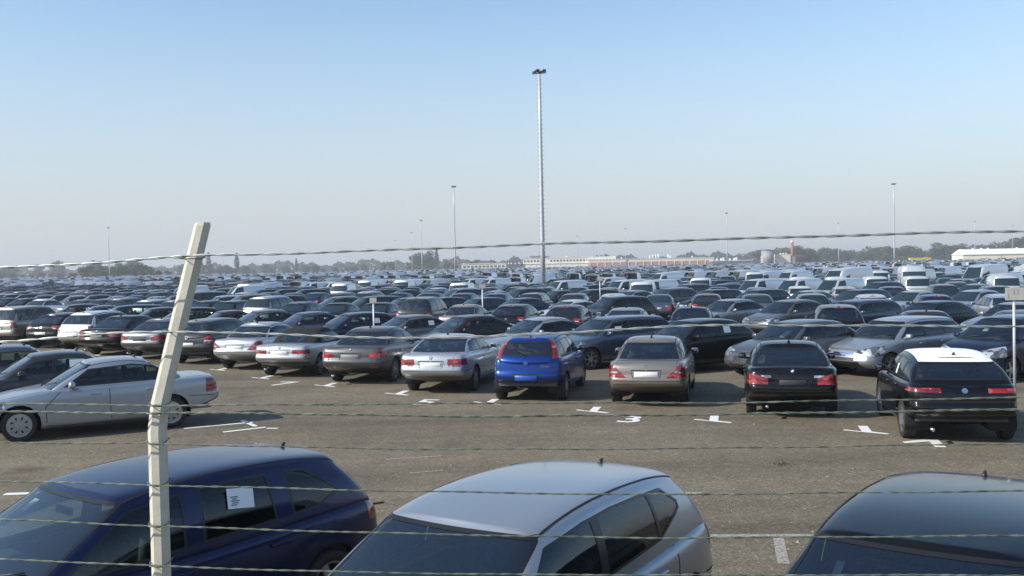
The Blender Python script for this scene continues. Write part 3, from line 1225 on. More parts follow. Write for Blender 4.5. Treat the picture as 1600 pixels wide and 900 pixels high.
SPECS['supermini'] = spec(4.03, 1.69, 1.49, 2.51, .83, .98, 1.72, 3.50, 3.93,
    [(0, .73), (.10, .785), (.4, .85), (.95, .955), (1.3, .965), (2.5, .985), (3.4, 1.01), (3.85, 1.02), (3.97, 1.0), (4.03, .96)],
    [(1.5, 1.38), (1.72, 1.42), (2.2, 1.48), (2.6, 1.49), (3.2, 1.465), (3.50, 1.43), (3.7, 1.40)], (3.70, 3.36), [(2.28, 2.34, .07), (3.18, 3.10, .07)],
    regs=[dict(n='tail_light', m='red', pair=True, on='gh', z0=1.00, z1=1.40, d0=4.03 - .65, pl=[((0, .60, 1.0), (0, -.93, -.36))], face='nside'),
          dict(n='rear_reflector', m='red', pair=True, z0=.42, z1=.47, y0=.36, y1=.66, d0=4.03 - .3, face='rear'),
          dict(n='brake_light', m='red', on='gh', z0=1.425, z1=1.465, y1=.14, d0=3.3, d1=4.0, face='rear'),
          head(.60, .80, .40, .62), grille(.44, .52, .34), intake(.27, .38)],
    rprof=[(0, .14), (.10, .03), (.25, 0), (.40, .0), (.46, .05), (.75, .06), (1, .10)],
    badge=(.90, 'blueink'), handles=((2.08, .84), (2.98, .86)), rim='seven', bump=.60, lid=(.72, 1.0, False), wiper=(1.05,), rwz=1.055, rwt=.085, wr=.305, gr=(.80, .62), gbr=.86, rwo=(-.09, -.085), plate=(.565, 'blueplate'), ditch=(.66,), mirm='dark', handm='dark')
SPECS['hatchback'] = spec(4.22, 1.75, 1.46, 2.59, .87, 1.12, 1.86, 3.40, 4.02,
    [(0, .70), (.10, .755), (.45, .83), (1.1, .94), (1.4, .95), (2.7, .975), (3.6, 1.0), (4.0, 1.01), (4.16, .99), (4.22, .95)],
    [(1.6, 1.36), (1.86, 1.40), (2.3, 1.455), (2.7, 1.46), (3.1, 1.435), (3.40, 1.395), (3.6, 1.36)], (3.74, 3.30), [(2.38, 2.44, .085), (3.24, 3.12, .07)],
    regs=[dict(n='reversing_light', m='lens', pair=True, z0=0.840, z1=0.875, y0=0.560, y1=0.700, d0=3.970, off=.004, face='rear'),
          dict(n='tail_light', m='red', pair=True, z0=.78, z1=.97, d0=4.22 - .36, y0=.48, pl=[slant((.48, .86), (.80, .78), (.5, .76))]), head(.58, .77, .38, .66), grille(.46, .60, .26), intake(),
          dict(n='brake_light', m='red', on='gh', z0=1.375, z1=1.40, y1=.14, d0=3.2, d1=4.0, face='rear')],
    plate=(.66, 'white'), badge=(.90, 'ink'), handles=((2.16, .82), (3.06, .84)), rim='five', bump=.58, lid=(.70, .99, False), wiper=(1.05,), rwz=1.04, gr=(.80, .61), gbr=.86, ditch=(.66,))
SPECS['estate'] = spec(4.52, 1.76, 1.49, 2.70, .90, 1.14, 1.88, 3.95, 4.38,
    [(0, .73), (.10, .785), (.45, .85), (1.1, .955), (1.4, .965), (2.8, .985), (3.9, 1.005), (4.3, 1.01), (4.46, .99), (4.52, .95)],
    [(1.6, 1.38), (1.88, 1.425), (2.3, 1.48), (2.7, 1.49), (3.4, 1.475), (3.95, 1.44), (4.2, 1.41)], (4.14, 3.90), [(2.40, 2.46, .085), (3.30, 3.26, .085)],
    regs=[dict(n='reversing_light', m='lens', pair=True, z0=0.800, z1=0.840, y0=0.620, d0=4.270, off=.004, face='rear'),
          dict(n='tail_light', m='red', pair=True, z0=.72, z1=.98, d0=4.52 - .28, y0=.60), head(.58, .79, .38, .70), grille(.56, .66, .32, 'chrome'), intake(.26, .44, .50),
          dict(n='lower_grille', m='dark', y1=.36, z0=.46, z1=.54, d1=.3, face='front')],
    plate=(.70, 'white'), badge=(.92, 'ink'), handles=((2.18, .83), (3.10, .85)), rim='seven', bump=.58, lid=(.72, .99, False), wiper=(1.06,), rwz=1.06, gr=(.82, .64), gbr=.87, ditch=(.66,))
SPECS['estate_film'] = spec(4.28, 1.80, 1.455, 2.56, .92, 1.16, 1.86, 3.50, 4.06,
    [(0, .70), (.10, .755), (.45, .83), (1.1, .935), (1.5, .95), (2.8, .985), (3.6, 1.01), (4.0, 1.02), (4.21, 1.0), (4.28, .95)],
    [(1.6, 1.36), (1.86, 1.395), (2.3, 1.445), (2.7, 1.455), (3.1, 1.435), (3.50, 1.395), (3.7, 1.36)], (3.62, 3.30), [(2.40, 2.46, .08), (3.22, 3.12, .07)],
    regs=[dict(n='tail_light', m='red', pair=True, z0=.87, z1=.94, d0=4.28 - .46, y0=.36), head(.60, .72, .40, .6), grille(.40, .62, .2), intake(), dict(n='rear_valance', m='dark', z1=.38, d0=4.28 - .4, y1=.60, face='rear')],
    badge=(.905, 'chrome'), handles=((2.20, .84), (3.08, .88)), rim='five', bump=.56, lid=(.74, .98, False), rwz=1.06, gr=(.84, .66), gbr=.88, gt=.735, film=True, wr=.335, exhaust=.50, ditch=(), aerial='fin', mirm='paint')
SPECS['compact'] = spec(4.25, 1.76, 1.50, 2.60, .88, .80, 1.64, 3.74, 4.12,
    [(0, .70), (.10, .75), (.4, .83), (.80, .895), (1.3, .905), (2.6, .93), (3.5, .975), (4.0, .99), (4.19, .97), (4.25, .93)],
    [(1.4, 1.37), (1.64, 1.42), (2.1, 1.48), (2.55, 1.50), (3.1, 1.485), (3.5, 1.45), (3.74, 1.415), (3.95, 1.38)], (3.50, 3.56), [(2.22, 2.26, .10), (3.10, 3.08, .045)],
    regs=[dict(n='tail_light', m='red', pair=True, z0=.80, z1=1.03, d0=4.25 - .30, y0=.60), head(.62, .82, .40, .66), grille(.54, .64, .34), intake(),
          dict(n='brake_light', m='red', on='gh', z0=1.43, z1=1.455, y1=.16, d0=3.5, d1=4.1, face='rear')],
    plate=(.70, 'white'), badge=(.92, 'chrome'), handles=((2.02, .80), (2.92, .83)), rim='five', bump=.59, lid=(.74, .97, False), wiper=(1.09,), rwz=1.06, dtop=.10, frame=.020, gr=(.82, .66), gf=(.86, .69), gt=.76, gbr=.87, ditch=(.69,), edge=(.028, .018), gfb=.16, dup=.06, mir=.30, mirz=.03, rcut=True)
SPECS['compact_five'] = dict(SPECS['compact'])
SPECS['compact_five'].update(solo=True, pillars=[(2.16, 2.20, .15), (3.04, 3.0, .17)], dlo=(3.76, 3.54), dup=.04)
SPECS['mpv'] = spec(4.25, 1.74, 1.58, 2.60, .84, .88, 1.72, 3.62, 4.06,
    [(0, .72), (.10, .79), (.4, .91), (.85, 1.0), (1.2, 1.005), (2.6, 1.02), (3.6, 1.04), (4.0, 1.05), (4.19, 1.03), (4.25, .98)],
    [(1.4, 1.46), (1.72, 1.52), (2.2, 1.575), (2.6, 1.58), (3.2, 1.56), (3.62, 1.52), (3.9, 1.48)], (3.84, 3.52), [(2.26, 2.32, .10), (3.14, 3.10, .11)],
    regs=[dict(n='reversing_light', m='lens', pair=True, z0=0.900, z1=0.930, y0=0.640, d0=4.000, off=.004, face='rear'),
          dict(n='tail_light', m='red', pair=True, z0=.84, z1=1.04, d0=4.25 - .30, y0=.62), head(.64, .86, .40, .66), grille(.56, .66, .36), intake(),
          dict(n='brake_light', m='red', on='gh', z0=1.50, z1=1.525, y1=.16, d0=3.4, d1=4.1, face='rear')],
    plate=(.72, 'white'), badge=(.92, 'chrome'), handles=((2.06, .86), (2.96, .88)), rim='five', bump=.60, lid=(.74, 1.02, False), wiper=(1.10,), rwz=1.09, gr=(.82, .64), gbr=.87, ditch=(.66,))
SPECS['suv'] = spec(4.55, 1.86, 1.74, 2.70, .88, 1.18, 1.80, 4.02, 4.40,
    [(0, .84), (.10, .92), (.45, 1.0), (1.15, 1.07), (1.5, 1.08), (2.8, 1.10), (3.9, 1.12), (4.35, 1.13), (4.49, 1.11), (4.55, 1.05)],
    [(1.6, 1.62), (1.80, 1.68), (2.3, 1.735), (2.8, 1.74), (3.5, 1.725), (4.02, 1.69), (4.2, 1.66)], (4.20, 3.98), [(2.36, 2.42, .10), (3.26, 3.24, .10)],
    regs=[dict(n='tail_light', m='red', pair=True, z0=.86, z1=1.12, d0=4.55 - .26, y0=.66), head(.74, .94, .46, .6), grille(.66, .84, .40), intake(.34, .48),
          dict(n='rear_valance', m='dark', z1=.50, d0=4.55 - .5)],
    plate=(.80, 'white'), handles=((2.16, .96), (3.08, .98)), rim='five', bump=.70, lid=(.76, 1.08, False), wiper=(1.18,), rwz=1.17, gr=(.84, .68), gbr=.88, wr=.36, ditch=(.66,))
SPECS['van_small'] = spec(4.25, 1.80, 1.83, 2.68, .82, .92, 1.52, 4.00, 4.18,
    [(0, .78), (.10, .86), (.4, .96), (.9, 1.06), (1.3, 1.08), (2.6, 1.08), (3.6, 1.08), (4.1, 1.08), (4.2, 1.06), (4.25, 1.0)],
    [(1.3, 1.68), (1.52, 1.74), (2.0, 1.82), (2.6, 1.83), (3.5, 1.83), (4.0, 1.81), (4.2, 1.80)], (2.12, 2.10), [(2.9, 2.9, .05)],
    regs=[dict(n='tail_light', m='red', pair=True, z0=.72, z1=1.04, d0=4.25 - .16, y0=.78), head(.68, .90, .46, .6), grille(.58, .68, .40), intake(.30, .44)],
    name='parked_van', plate=(.62, 'white'), handles=((1.96, .92),), rim='cap', bump=.56, lid=(.02, 1.7, False), rwz=1.14, rwt=.17, gr=(.90, .80), gbr=.92, gt=.82, gb=.94, wr=.31, ditch=(), mirm='dark')
SPECS['van_large'] = spec(5.2, 1.98, 2.42, 3.0, .92, .98, 1.62, 4.98, 5.12,
    [(0, .90), (.10, 1.0), (.4, 1.12), (.95, 1.24), (1.3, 1.26), (3.0, 1.26), (4.5, 1.26), (5.0, 1.26), (5.14, 1.24), (5.2, 1.18)],
    [(1.4, 2.10), (1.62, 2.22), (2.1, 2.38), (2.7, 2.42), (4.0, 2.42), (4.98, 2.40), (5.1, 2.40)], (2.28, 2.26), [(3.4, 3.4, .05)],
    regs=[dict(n='tail_light', m='red', pair=True, z0=.86, z1=1.22, d0=5.2 - .14, y0=.88), head(.80, 1.04, .52, .6), grille(.66, .80, .46), intake(.34, .52)],
    name='parked_van', plate=(.70, 'white'), handles=((2.1, 1.08),), rim='cap', bump=.62, lid=(.02, 2.2, False), rwz=1.36, rwt=.42, gr=(.93, .88), gbr=.95, gt=.89, gb=.955, wr=.34, ditch=(), mirm='dark', dtop=.52)
SPECS['van_mid'] = dict(SPECS['van_small'])
SPECS['van_mid'].update(H=2.08, L=4.75, bl=4.68, rr=4.50, roh=4.75 - .82 - 3.0, roof=[(1.3, 1.86), (1.52, 1.94), (2.0, 2.06), (2.6, 2.08), (3.5, 2.08), (4.5, 2.06), (4.7, 2.05)],
    top=[(0, .80), (.10, .88), (.4, 1.0), (.9, 1.12), (1.3, 1.14), (2.6, 1.14), (4.1, 1.14), (4.6, 1.14), (4.70, 1.12), (4.75, 1.06)], dtop=.26,
    regs=[dict(n='tail_light', m='red', pair=True, z0=.78, z1=1.10, d0=4.75 - .16, y0=.78), head(.70, .94, .46, .6), grille(.60, .70, .40), intake(.32, .46)])
M['blueplate'] = mat('blue_plate_recess', (0.02, 0.07, 0.33), 0.35)
# ------------------------------------------------------------------ ground
def ground_material():
    m = mat('worn_asphalt', rough=0.92, spec=0.25)
    t, nd, ln, b = nodes_of(m)
    tc = nd.new('ShaderNodeTexCoord')
    co = tc.outputs['Object']
    big = noise(nd, 0.16, 5, 0.6, co, ln)
    mid = noise(nd, 1.7, 6, 0.65, co, ln)
    r1 = ramp(nd, [(0.28, (0.106, 0.091, 0.067)), (0.50, (0.150, 0.129, 0.095)), (0.75, (0.206, 0.178, 0.130))])
    mixf = nd.new('ShaderNodeMath'); mixf.operation = 'ADD'
    h1 = nd.new('ShaderNodeMath'); h1.operation = 'MULTIPLY'; h1.inputs[1].default_value = 0.55
    h2 = nd.new('ShaderNodeMath'); h2.operation = 'MULTIPLY'; h2.inputs[1].default_value = 0.45
    ln.new(big.outputs['Fac'], h1.inputs[0]); ln.new(mid.outputs['Fac'], h2.inputs[0])
    ln.new(h1.outputs[0], mixf.inputs[0]); ln.new(h2.outputs[0], mixf.inputs[1])
    ln.new(mixf.outputs[0], r1.inputs['Fac'])
    # chippings: pale and dark stones set in the binder
    vo = nd.new('ShaderNodeTexVoronoi'); vo.inputs['Scale'].default_value = 32; ln.new(co, vo.inputs['Vector'])
    sep = nd.new('ShaderNodeSeparateColor'); ln.new(vo.outputs['Color'], sep.inputs[0])
    rs = ramp(nd, [(0.0, (0.64, 0.63, 0.61)), (0.25, (0.87, 0.86, 0.84)), (0.80, (1.07, 1.06, 1.03)), (0.94, (1.22, 1.19, 1.12)), (1.0, (1.7, 1.63, 1.5))])
    ln.new(sep.outputs[0], rs.inputs['Fac'])
    mu = nd.new('ShaderNodeMix'); mu.data_type = 'RGBA'; mu.blend_type = 'MULTIPLY'; mu.inputs[0].default_value = 1
    ln.new(r1.outputs['Color'], mu.inputs[6]); ln.new(rs.outputs['Color'], mu.inputs[7])
    # oil and tyre dirt
    st = noise(nd, 0.55, 3, 0.5, co, ln)
    rd = ramp(nd, [(0.60, (1, 1, 1)), (0.74, (0.66, 0.65, 0.64))])
    ln.new(st.outputs['Fac'], rd.inputs['Fac'])
    m2 = nd.new('ShaderNodeMix'); m2.data_type = 'RGBA'; m2.blend_type = 'MULTIPLY'; m2.inputs[0].default_value = 1
    ln.new(mu.outputs[2], m2.inputs[6]); ln.new(rd.outputs['Color'], m2.inputs[7])
    # wheel tracks worn along the lanes
    mp = nd.new('ShaderNodeMapping')
    mp.inputs['Rotation'].default_value = (0, 0, R(39))
    mp.inputs['Scale'].default_value = (0.035, 0.62, 1)
    ln.new(co, mp.inputs['Vector'])
    tr = noise(nd, 1.0, 4, 0.6, mp.outputs[0], ln)
    rt_ = ramp(nd, [(0.36, (0.80, 0.80, 0.80)), (0.50, (1.0, 1.0, 1.0)), (0.66, (1.14, 1.13, 1.11))])
    ln.new(tr.outputs['Fac'], rt_.inputs['Fac'])
    mt = nd.new('ShaderNodeMix'); mt.data_type = 'RGBA'; mt.blend_type = 'MULTIPLY'; mt.inputs[0].default_value = 1
    ln.new(m2.outputs[2], mt.inputs[6]); ln.new(rt_.outputs['Color'], mt.inputs[7])
    m2 = mt
    # pale dusty scuffs
    sc = noise(nd, 2.6, 7, 0.72, co, ln)
    rf_ = ramp(nd, [(0.64, (0, 0, 0)), (0.72, (1, 1, 1))])
    ln.new(sc.outputs['Fac'], rf_.inputs['Fac'])
    m3 = nd.new('ShaderNodeMix'); m3.data_type = 'RGBA'
    hh = nd.new('ShaderNodeMath'); hh.operation = 'MULTIPLY'; hh.inputs[1].default_value = 0.30
    ln.new(rf_.outputs['Color'], hh.inputs[0]); ln.new(hh.outputs[0], m3.inputs[0])
    ln.new(m2.outputs[2], m3.inputs[6]); m3.inputs[7].default_value = (0.27, 0.25, 0.22, 1)
    ln.new(m3.outputs[2], b.inputs['Base Color'])
    bp = nd.new('ShaderNodeBump'); bp.inputs['Strength'].default_value = 0.45; bp.inputs['Distance'].default_value = 0.012
    ln.new(vo.outputs['Distance'], bp.inputs['Height'])
    ln.new(bp.outputs['Normal'], b.inputs['Normal'])
    return m

gm = bpy.data.meshes.new('ground')
G0 = 3400
gm.from_pydata([(-G0, -60, 0), (G0, -60, 0), (G0, G0, 0), (-G0, G0, 0)], [], [(0, 1, 2, 3)])
gm.materials.append(ground_material())
ground = new_obj('ground', gm, kind='structure')

# painted stall marks
def paint_material(name, col, wear):
    m = mat(name, col, 0.75)
    t, nd, ln, b = nodes_of(m)
    tc = nd.new('ShaderNodeTexCoord')
    n = noise(nd, 27, 6, 0.75, tc.outputs['Object'], ln)
    r = ramp(nd, [(wear - .07, (0.16, 0.14, 0.115)), (wear + .05, col)])
    ln.new(n.outputs['Fac'], r.inputs['Fac'])
    ln.new(r.outputs['Color'], b.inputs['Base Color'])
    return m
M['mark'] = paint_material('road_paint', (0.68, 0.68, 0.65), 0.31)
M['mark_old'] = paint_material('worn_road_paint', (0.36, 0.34, 0.30), 0.50)

def quad_mark(name, p, q, wid, m, z=.004):
    p, q = Vector(p), Vector(q)
    t = (q - p).normalized()
    s = Vector((-t.y, t.x)) * wid / 2
    me = bpy.data.meshes.new(name)
    me.from_pydata([(v.x, v.y, z) for v in (p - s, q - s, q + s, p + s)], [], [(0, 1, 2, 3)])
    me.materials.append(m)
    return new_obj(name, me, ground)

ROWDIR = Vector((math.cos(R(39)), -math.sin(R(39))))
STALL = Vector((math.sin(R(13)), math.cos(R(13))))
TEES = [(6.28, 17.57), (3.85, 19.11), (1.63, 20.66), (-.60, 22.23), (-2.88, 24.12), (-5.03, 26.14), (-7.29, 28.31), (-9.31, 30.94), (-11.5, 33.1), (-13.7, 35.3), (-15.9, 37.4)]
for i, (x, y) in enumerate(TEES):
    c = Vector((x, y))
    # bar across the mouth of the stall line, stem running in between the cars
    pts = [c - ROWDIR * .40 , c + ROWDIR * .40]
    me = bpy.data.meshes.new('stall_marking')
    s = Vector((-ROWDIR.y, ROWDIR.x)) * .05
    k = STALL * .62
    t = Vector((STALL.y, -STALL.x)) * .085
    vs_ = [pts[0] - s, pts[1] - s, pts[1] + s, c + t + s, c + t + s + k, c - t + s + k, c - t + s, pts[0] + s]
    me.from_pydata([(v.x, v.y, .004) for v in vs_], [], [tuple(range(8))])
    me.materials.append(M['mark'])
    new_obj('stall_marking', me, ground)

def digit(ch, x, y, up, size):
    cu = bpy.data.curves.new('digit', 'FONT')
    cu.body = ch
    cu.align_x = 'CENTER'
    cu.align_y = 'CENTER'
    cu.size = size
    cu.offset = .012
    ob = bpy.data.objects.new('tmp', cu)
    COL.objects.link(ob)
    me = bpy.data.meshes.new_from_object(ob.evaluated_get(bpy.context.evaluated_depsgraph_get()))
    bpy.data.objects.remove(ob)
    me.materials.clear()
    me.materials.append(M['mark'])
    o = new_obj('stall_number', me, ground)
    o.location = (x, y, .0045)
    o.rotation_euler = (0, 0, math.atan2(up.y, up.x) - math.pi / 2)
    return o
me = bpy.data.meshes.new('stall_number')
me.from_pydata([(.08, -.34, 0), (.25, -.34, 0), (.25, .36, 0), (.02, .36, 0), (-.36, .10, 0), (-.34, -.03, 0), (.08, .17, 0)], [], [(0, 1, 2, 6), (6, 2, 3, 4, 5)])
me.materials.append(M['mark'])
o = new_obj('stall_number', me, ground)
o.location = (6.86, 16.38, .0045)
o.rotation_euler = (0, 0, R(-13))
digit('3', 2.29, 19.5, STALL, 1.15)
digit('5', -2.03, 22.55, STALL, 1.2)
digit('7', -6.3, 26.8, STALL, 1.2)
# marks of the row that the silver saloon stands in, and of the row along the fence
quad_mark('stall_marking', (-6.55, 19.45), (-5.35, 20.1), .11, M['mark'])
quad_mark('stall_marking', (-5.65, 20.35), (-5.15, 19.55), .10, M['mark'])
quad_mark('stall_marking', (-5.62, 18.92), (-4.92, 19.42), .11, M['mark'])
quad_mark('stall_marking', (-4.86, 19.28), (-4.64, 19.24), .10, M['mark'])
quad_mark('stall_marking', (1.95, 11.1), (3.5, 11.0), .10, M['mark_old'])
quad_mark('stall_marking', (2.93, 10.98), (2.72, 10.0), .12, M['mark_old'])
quad_mark('stall_marking', (1.7, 13.2), (2.5, 13.15), .10, M['mark_old'])
quad_mark('stall_marking', (-7.25, 13.9), (-6.6, 13.95), .14, M['mark'])
quad_mark('stall_marking', (-6.9, 14.5), (-6.75, 14.46), .12, M['mark'])
quad_mark('stall_marking', (-4.55, 24.7), (-3.9, 24.2), .05, M['mark_old'])
quad_mark('stall_marking', (-2.1, 15.9), (-1.2, 16.1), .06, M['mark_old'])
quad_mark('stall_marking', (-1.6, 14.8), (-1.1, 14.95), .05, M['mark_old'])

# loose chippings and grit on the lane
def grit():
    rng = random.Random(5)
    V, F = [], []
    for k in range(1600):
        y = 8.5 + 22 * rng.random() ** 1.4
        x = (rng.random() * 2 - 1) * .56 * y
        r = rng.uniform(.006, .014) * (1 if rng.random() < .93 else 2.0)
        a = rng.random() * 6.28
        n0 = len(V)
        for j in range(4):
            q = a + j * math.pi / 2
            V.append((x + r * math.cos(q) * rng.uniform(.7, 1.2), y + r * math.sin(q) * rng.uniform(.7, 1.2), .001))
        V.append((x, y, r * rng.uniform(.6, 1.0)))
        for j in range(4):
            F.append((n0 + j, n0 + (j + 1) % 4, n0 + 4))
    me = bpy.data.meshes.new('gravel')
    me.from_pydata(V, [], F)
    me.materials.append(vary(mat('pale_grit', rough=.9), 9, (0.14, 0.12, 0.095), (0.36, 0.33, 0.28)))
    new_obj('gravel', me, None, 'loose pale grit scattered over the parking lane', 'gravel', kind='stuff')
grit()
# thin tuft of dead weed on the lane and the black strip lying by the blue car
def weed():
    rng = random.Random(8)
    bm = bmesh.new()
    for k in range(46):
        a = rng.random() * 6.28
        p = Vector((rng.gauss(0, .10), rng.gauss(0, .07), 0))
        l_ = rng.uniform(.06, .16)
        q = p + Vector((math.cos(a) * l_ * .7, math.sin(a) * l_ * .7, l_ * .6))
        s = Vector((-math.sin(a), math.cos(a), 0)) * .006
        bm.faces.new([bm.verts.new(v) for v in (p - s, p + s, q)])
    o = new_obj('weed_tuft', mesh_of(bm, 'weed_tuft', mat('dry_weed', (.075, .075, .04), .9), False), None, 'small dry weed tuft in the lane before the black saloon', 'weed', kind='stuff')
    o.location = (4.05, 14.9, 0)
weed()
bm = bmesh.new()
tube(bm, [(-2.62, 12.35, .02), (-2.2, 12.62, .025), (-1.75, 12.95, .012)], [.022, .018, .010], 6)  # thin dark line across the lane, built as a tapering tube
new_obj('rubber_strip', mesh_of(bm, 'rubber_strip', M['dark']), None, 'thin black strip lying on the lane behind the blue car', 'strip')

# ------------------------------------------------------------------ fence
M['concrete'] = vary(mat('post_concrete', rough=.9), 7, (0.42, 0.40, 0.33), (0.58, 0.55, 0.46), .15, 60)
M['wire'] = vary(mat('galvanised_wire', rough=.45, metal=.6), 25, (0.30, 0.32, 0.30), (0.55, 0.57, 0.54))
M['wire_green'] = vary(mat('weathered_wire', rough=.55, metal=.3), 18, (0.045, 0.06, 0.045), (0.22, 0.25, 0.19))
FY, FS = 3.6, -0.07
fyl = lambda x: FY + FS * x
def fence_post(x, label):
    bm = bmesh.new()
    h = .032
    path = [(Vector((x, fyl(x) + .06, -.3)), h * 1.06), (Vector((x, fyl(x) + .06, 2.50)), h), (Vector((x + .012, fyl(x) + .065, 2.60)), h), (Vector((x + .075, fyl(x) + .11, 2.90)), h * .96), (Vector((x + .158, fyl(x) + .17, 3.28)), h * .90), (Vector((x + .160, fyl(x) + .172, 3.292)), h * .78)]
    rings = []
    for p, r in path:
        c = .55
        pts = [(1, -1 + c), (1, 1 - c), (1 - c, 1), (-1 + c, 1), (-1, 1 - c), (-1, -1 + c), (-1 + c, -1), (1 - c, -1)]
        rings.append([bm.verts.new(p + Vector((a * r, b_ * r, 0))) for a, b_ in pts])
    for a, b_ in zip(rings[:-1], rings[1:]):
        for k in range(8):
            bm.faces.new((a[k], a[(k + 1) % 8], b_[(k + 1) % 8], b_[k]))
    bm.faces.new(rings[-1])
    return new_obj('fence_post', mesh_of(bm, 'fence_post', M['concrete'], False), None, label, 'fence post')
post = fence_post(-1.366, 'pale concrete fence post with its top bent over')

WIRES = [
 ('top', [(-1.938, 3.128), (-1.563, 3.14), (-1.193, 3.162), (-.828, 3.161), (-.421, 3.167), (.12, 3.177), (.581, 3.179), (.988, 3.182), (1.368, 3.187), (1.807, 3.186)], .0029, 'wire', 'thick twisted fence wire highest on the post, crossing the sky'),
 ('second', [(-1.947, 2.844), (-1.67, 2.869), (-1.372, 2.879), (-1.005, 2.871), (-.667, 2.847), (-.192, 2.838), (.137, 2.848), (.461, 2.866), (.804, 2.872), (1.141, 2.863), (1.804, 2.85)], .0026, 'wire', 'twisted pale fence wire passing over the boots of the parked cars, second from top'),
 ('third', [(-1.955, 2.615), (-1.38, 2.6), (-.482, 2.598), (.225, 2.596), (.686, 2.589), (1.802, 2.599)], .0020, 'wire_green', 'thin greenish fence wire at the bend of the post, third from top'),
 ('fourth', [(-1.956, 2.583), (-1.381, 2.571), (-.964, 2.569), (-.198, 2.548), (.685, 2.548), (1.802, 2.556)], .0026, 'wire_green', 'greenish twisted fence wire just below the post bend, fourth from top'),
 ('fifth', [(-1.959, 2.466), (-1.385, 2.457), (-.485, 2.43), (.454, 2.424), (1.248, 2.43), (1.801, 2.435)], .0017, 'wire_green', 'thin fence wire crossing just above the near car roofs, fifth from top'),
 ('sixth', [(-1.964, 2.319), (-1.389, 2.3), (-.489, 2.275), (.451, 2.257), (1.8, 2.267)], .0021, 'wire_green', 'thin fence wire crossing the silver car roof, sixth from top'),
 ('seventh', [(-1.969, 2.172), (-1.394, 2.145), (-.492, 2.117), (.448, 2.098), (1.799, 2.107)], .0021, 'wire_green', 'thin fence wire crossing the near windscreens, seventh from top'),
 ('eighth', [(-1.974, 2.02), (-1.398, 1.994), (-.737, 1.973), (-.021, 1.963), (1.797, 1.965)], .0021, 'wire_green', 'fence wire at the bottom of the photo, eighth from top'),
]
def smooth_line(pts, xs):
    X_ = np.array([p[0] for p in pts]); Z_ = np.array([p[1] for p in pts])
    z = np.interp(xs, X_, Z_)
    k = np.ones(31) / 31
    zp = np.pad(z, 15, mode='edge')
    return np.convolve(zp, k, 'valid')
for wi, (nm, pts, rad, mm, lab) in enumerate(WIRES):
    rng = random.Random(wi + 3)
    p0, p1 = pts[0], pts[-1]
    pts = [(-8, p0[1] - (pts[1][1] - p0[1]) * .3)] + pts + [(8, p1[1] - .004)]
    xs = np.linspace(-8, 8, 1300)
    zs = smooth_line(pts, xs)
    period = .17 if wi < 2 else .12
    bm = bmesh.new()
    for st in (0, 1):
        path = []
        for x, z in zip(xs, zs):
            a = 2 * math.pi * (x / period + .08 * math.sin(x * 3.1 + wi)) + math.pi * st
            path.append((x, fyl(x) + rad * .95 * math.cos(a), z + rad * .95 * math.sin(a) + .0012 * math.sin(x * 9 + wi * 2)))
        tube(bm, path, rad, 5, cap=False)
    new_obj('fence_wire', mesh_of(bm, 'fence_wire', M[mm]), None, lab, 'wire', 'strands of the fence')

# short tie wires that hold the strands to the post
for wi, (nm, pts, rad, mm, lab) in enumerate(WIRES):
    z = float(np.interp(-1.35, [p[0] for p in pts], [p[1] for p in pts]))
    k = max(0.0, (z - 2.55) / .74)
    cx, cy = -1.366 + .158 * k, fyl(-1.366) + .06 + .11 * k
    h = .034
    bm = bmesh.new()
    fy_ = fyl(cx)
    loop = [(cx - h, cy + h, z + .006), (cx - h - .002, cy - h * .5, z + .003), (cx - h * .6, min(fy_ - .004, cy - h - .004), z), (cx + h * .6, min(fy_ - .004, cy - h - .004), z - .004), (cx + h + .002, cy - h * .5, z - .002), (cx + h, cy + h, z + .004), (cx - h, cy + h + .002, z + .006)]
    tube(bm, loop, .0022, 5, cap=False)
    new_obj('wire_tie', mesh_of(bm, 'wire_tie', M['wire_green']), post)

# ------------------------------------------------------------------ masts
M['steel'] = vary(mat('galvanised_steel', rough=.5, metal=.35), 3, (0.42, 0.44, 0.46), (0.56, 0.58, 0.60))
M['lampdark'] = mat('floodlight_housing', (0.03, 0.033, 0.03), .6)
M['lampglass'] = mat('floodlight_glass', (0.35, 0.40, 0.38), .15)
def mast_meshes():
    bm = bmesh.new()
    tube(bm, [(0, 0, z) for z in (0, 7, 14, 21, 27.4)], [.27, .245, .20, .165, .13], 12)
    tube(bm, [(0, 0, 0), (0, 0, .5)], [.36, .36], 12)
    pole = mesh_of(bm, 'pole', M['steel'])
    bm = bmesh.new()
    for k in range(44):
        z = 3 + k * .55
        for s_ in (-1, 1):
            box(bm, (s_ * (.30 - z * .0055), 0, z), (.22, .04, .05))
    rung = mesh_of(bm, 'climbing_rungs', M['lampdark'], False)
    bm = bmesh.new()
    box(bm, (0, 0, 27.5), (1.5, .14, .12))
    box(bm, (0, 0, 27.62), (.14, 1.1, .10))
    frame = mesh_of(bm, 'head_frame', M['lampdark'], False)
    bm = bmesh.new()
    box(bm, (0, 0, 0), (.40, .34, .26), taper=(.75, .7))
    bmesh.ops.bevel(bm, geom=list(bm.edges), offset=.03, segments=2, affect='EDGES')
    lamp = mesh_of(bm, 'floodlight', M['lampdark'], False)
    return pole, rung, frame, lamp
POLE, RUNG, FRAME, LAMP = mast_meshes()
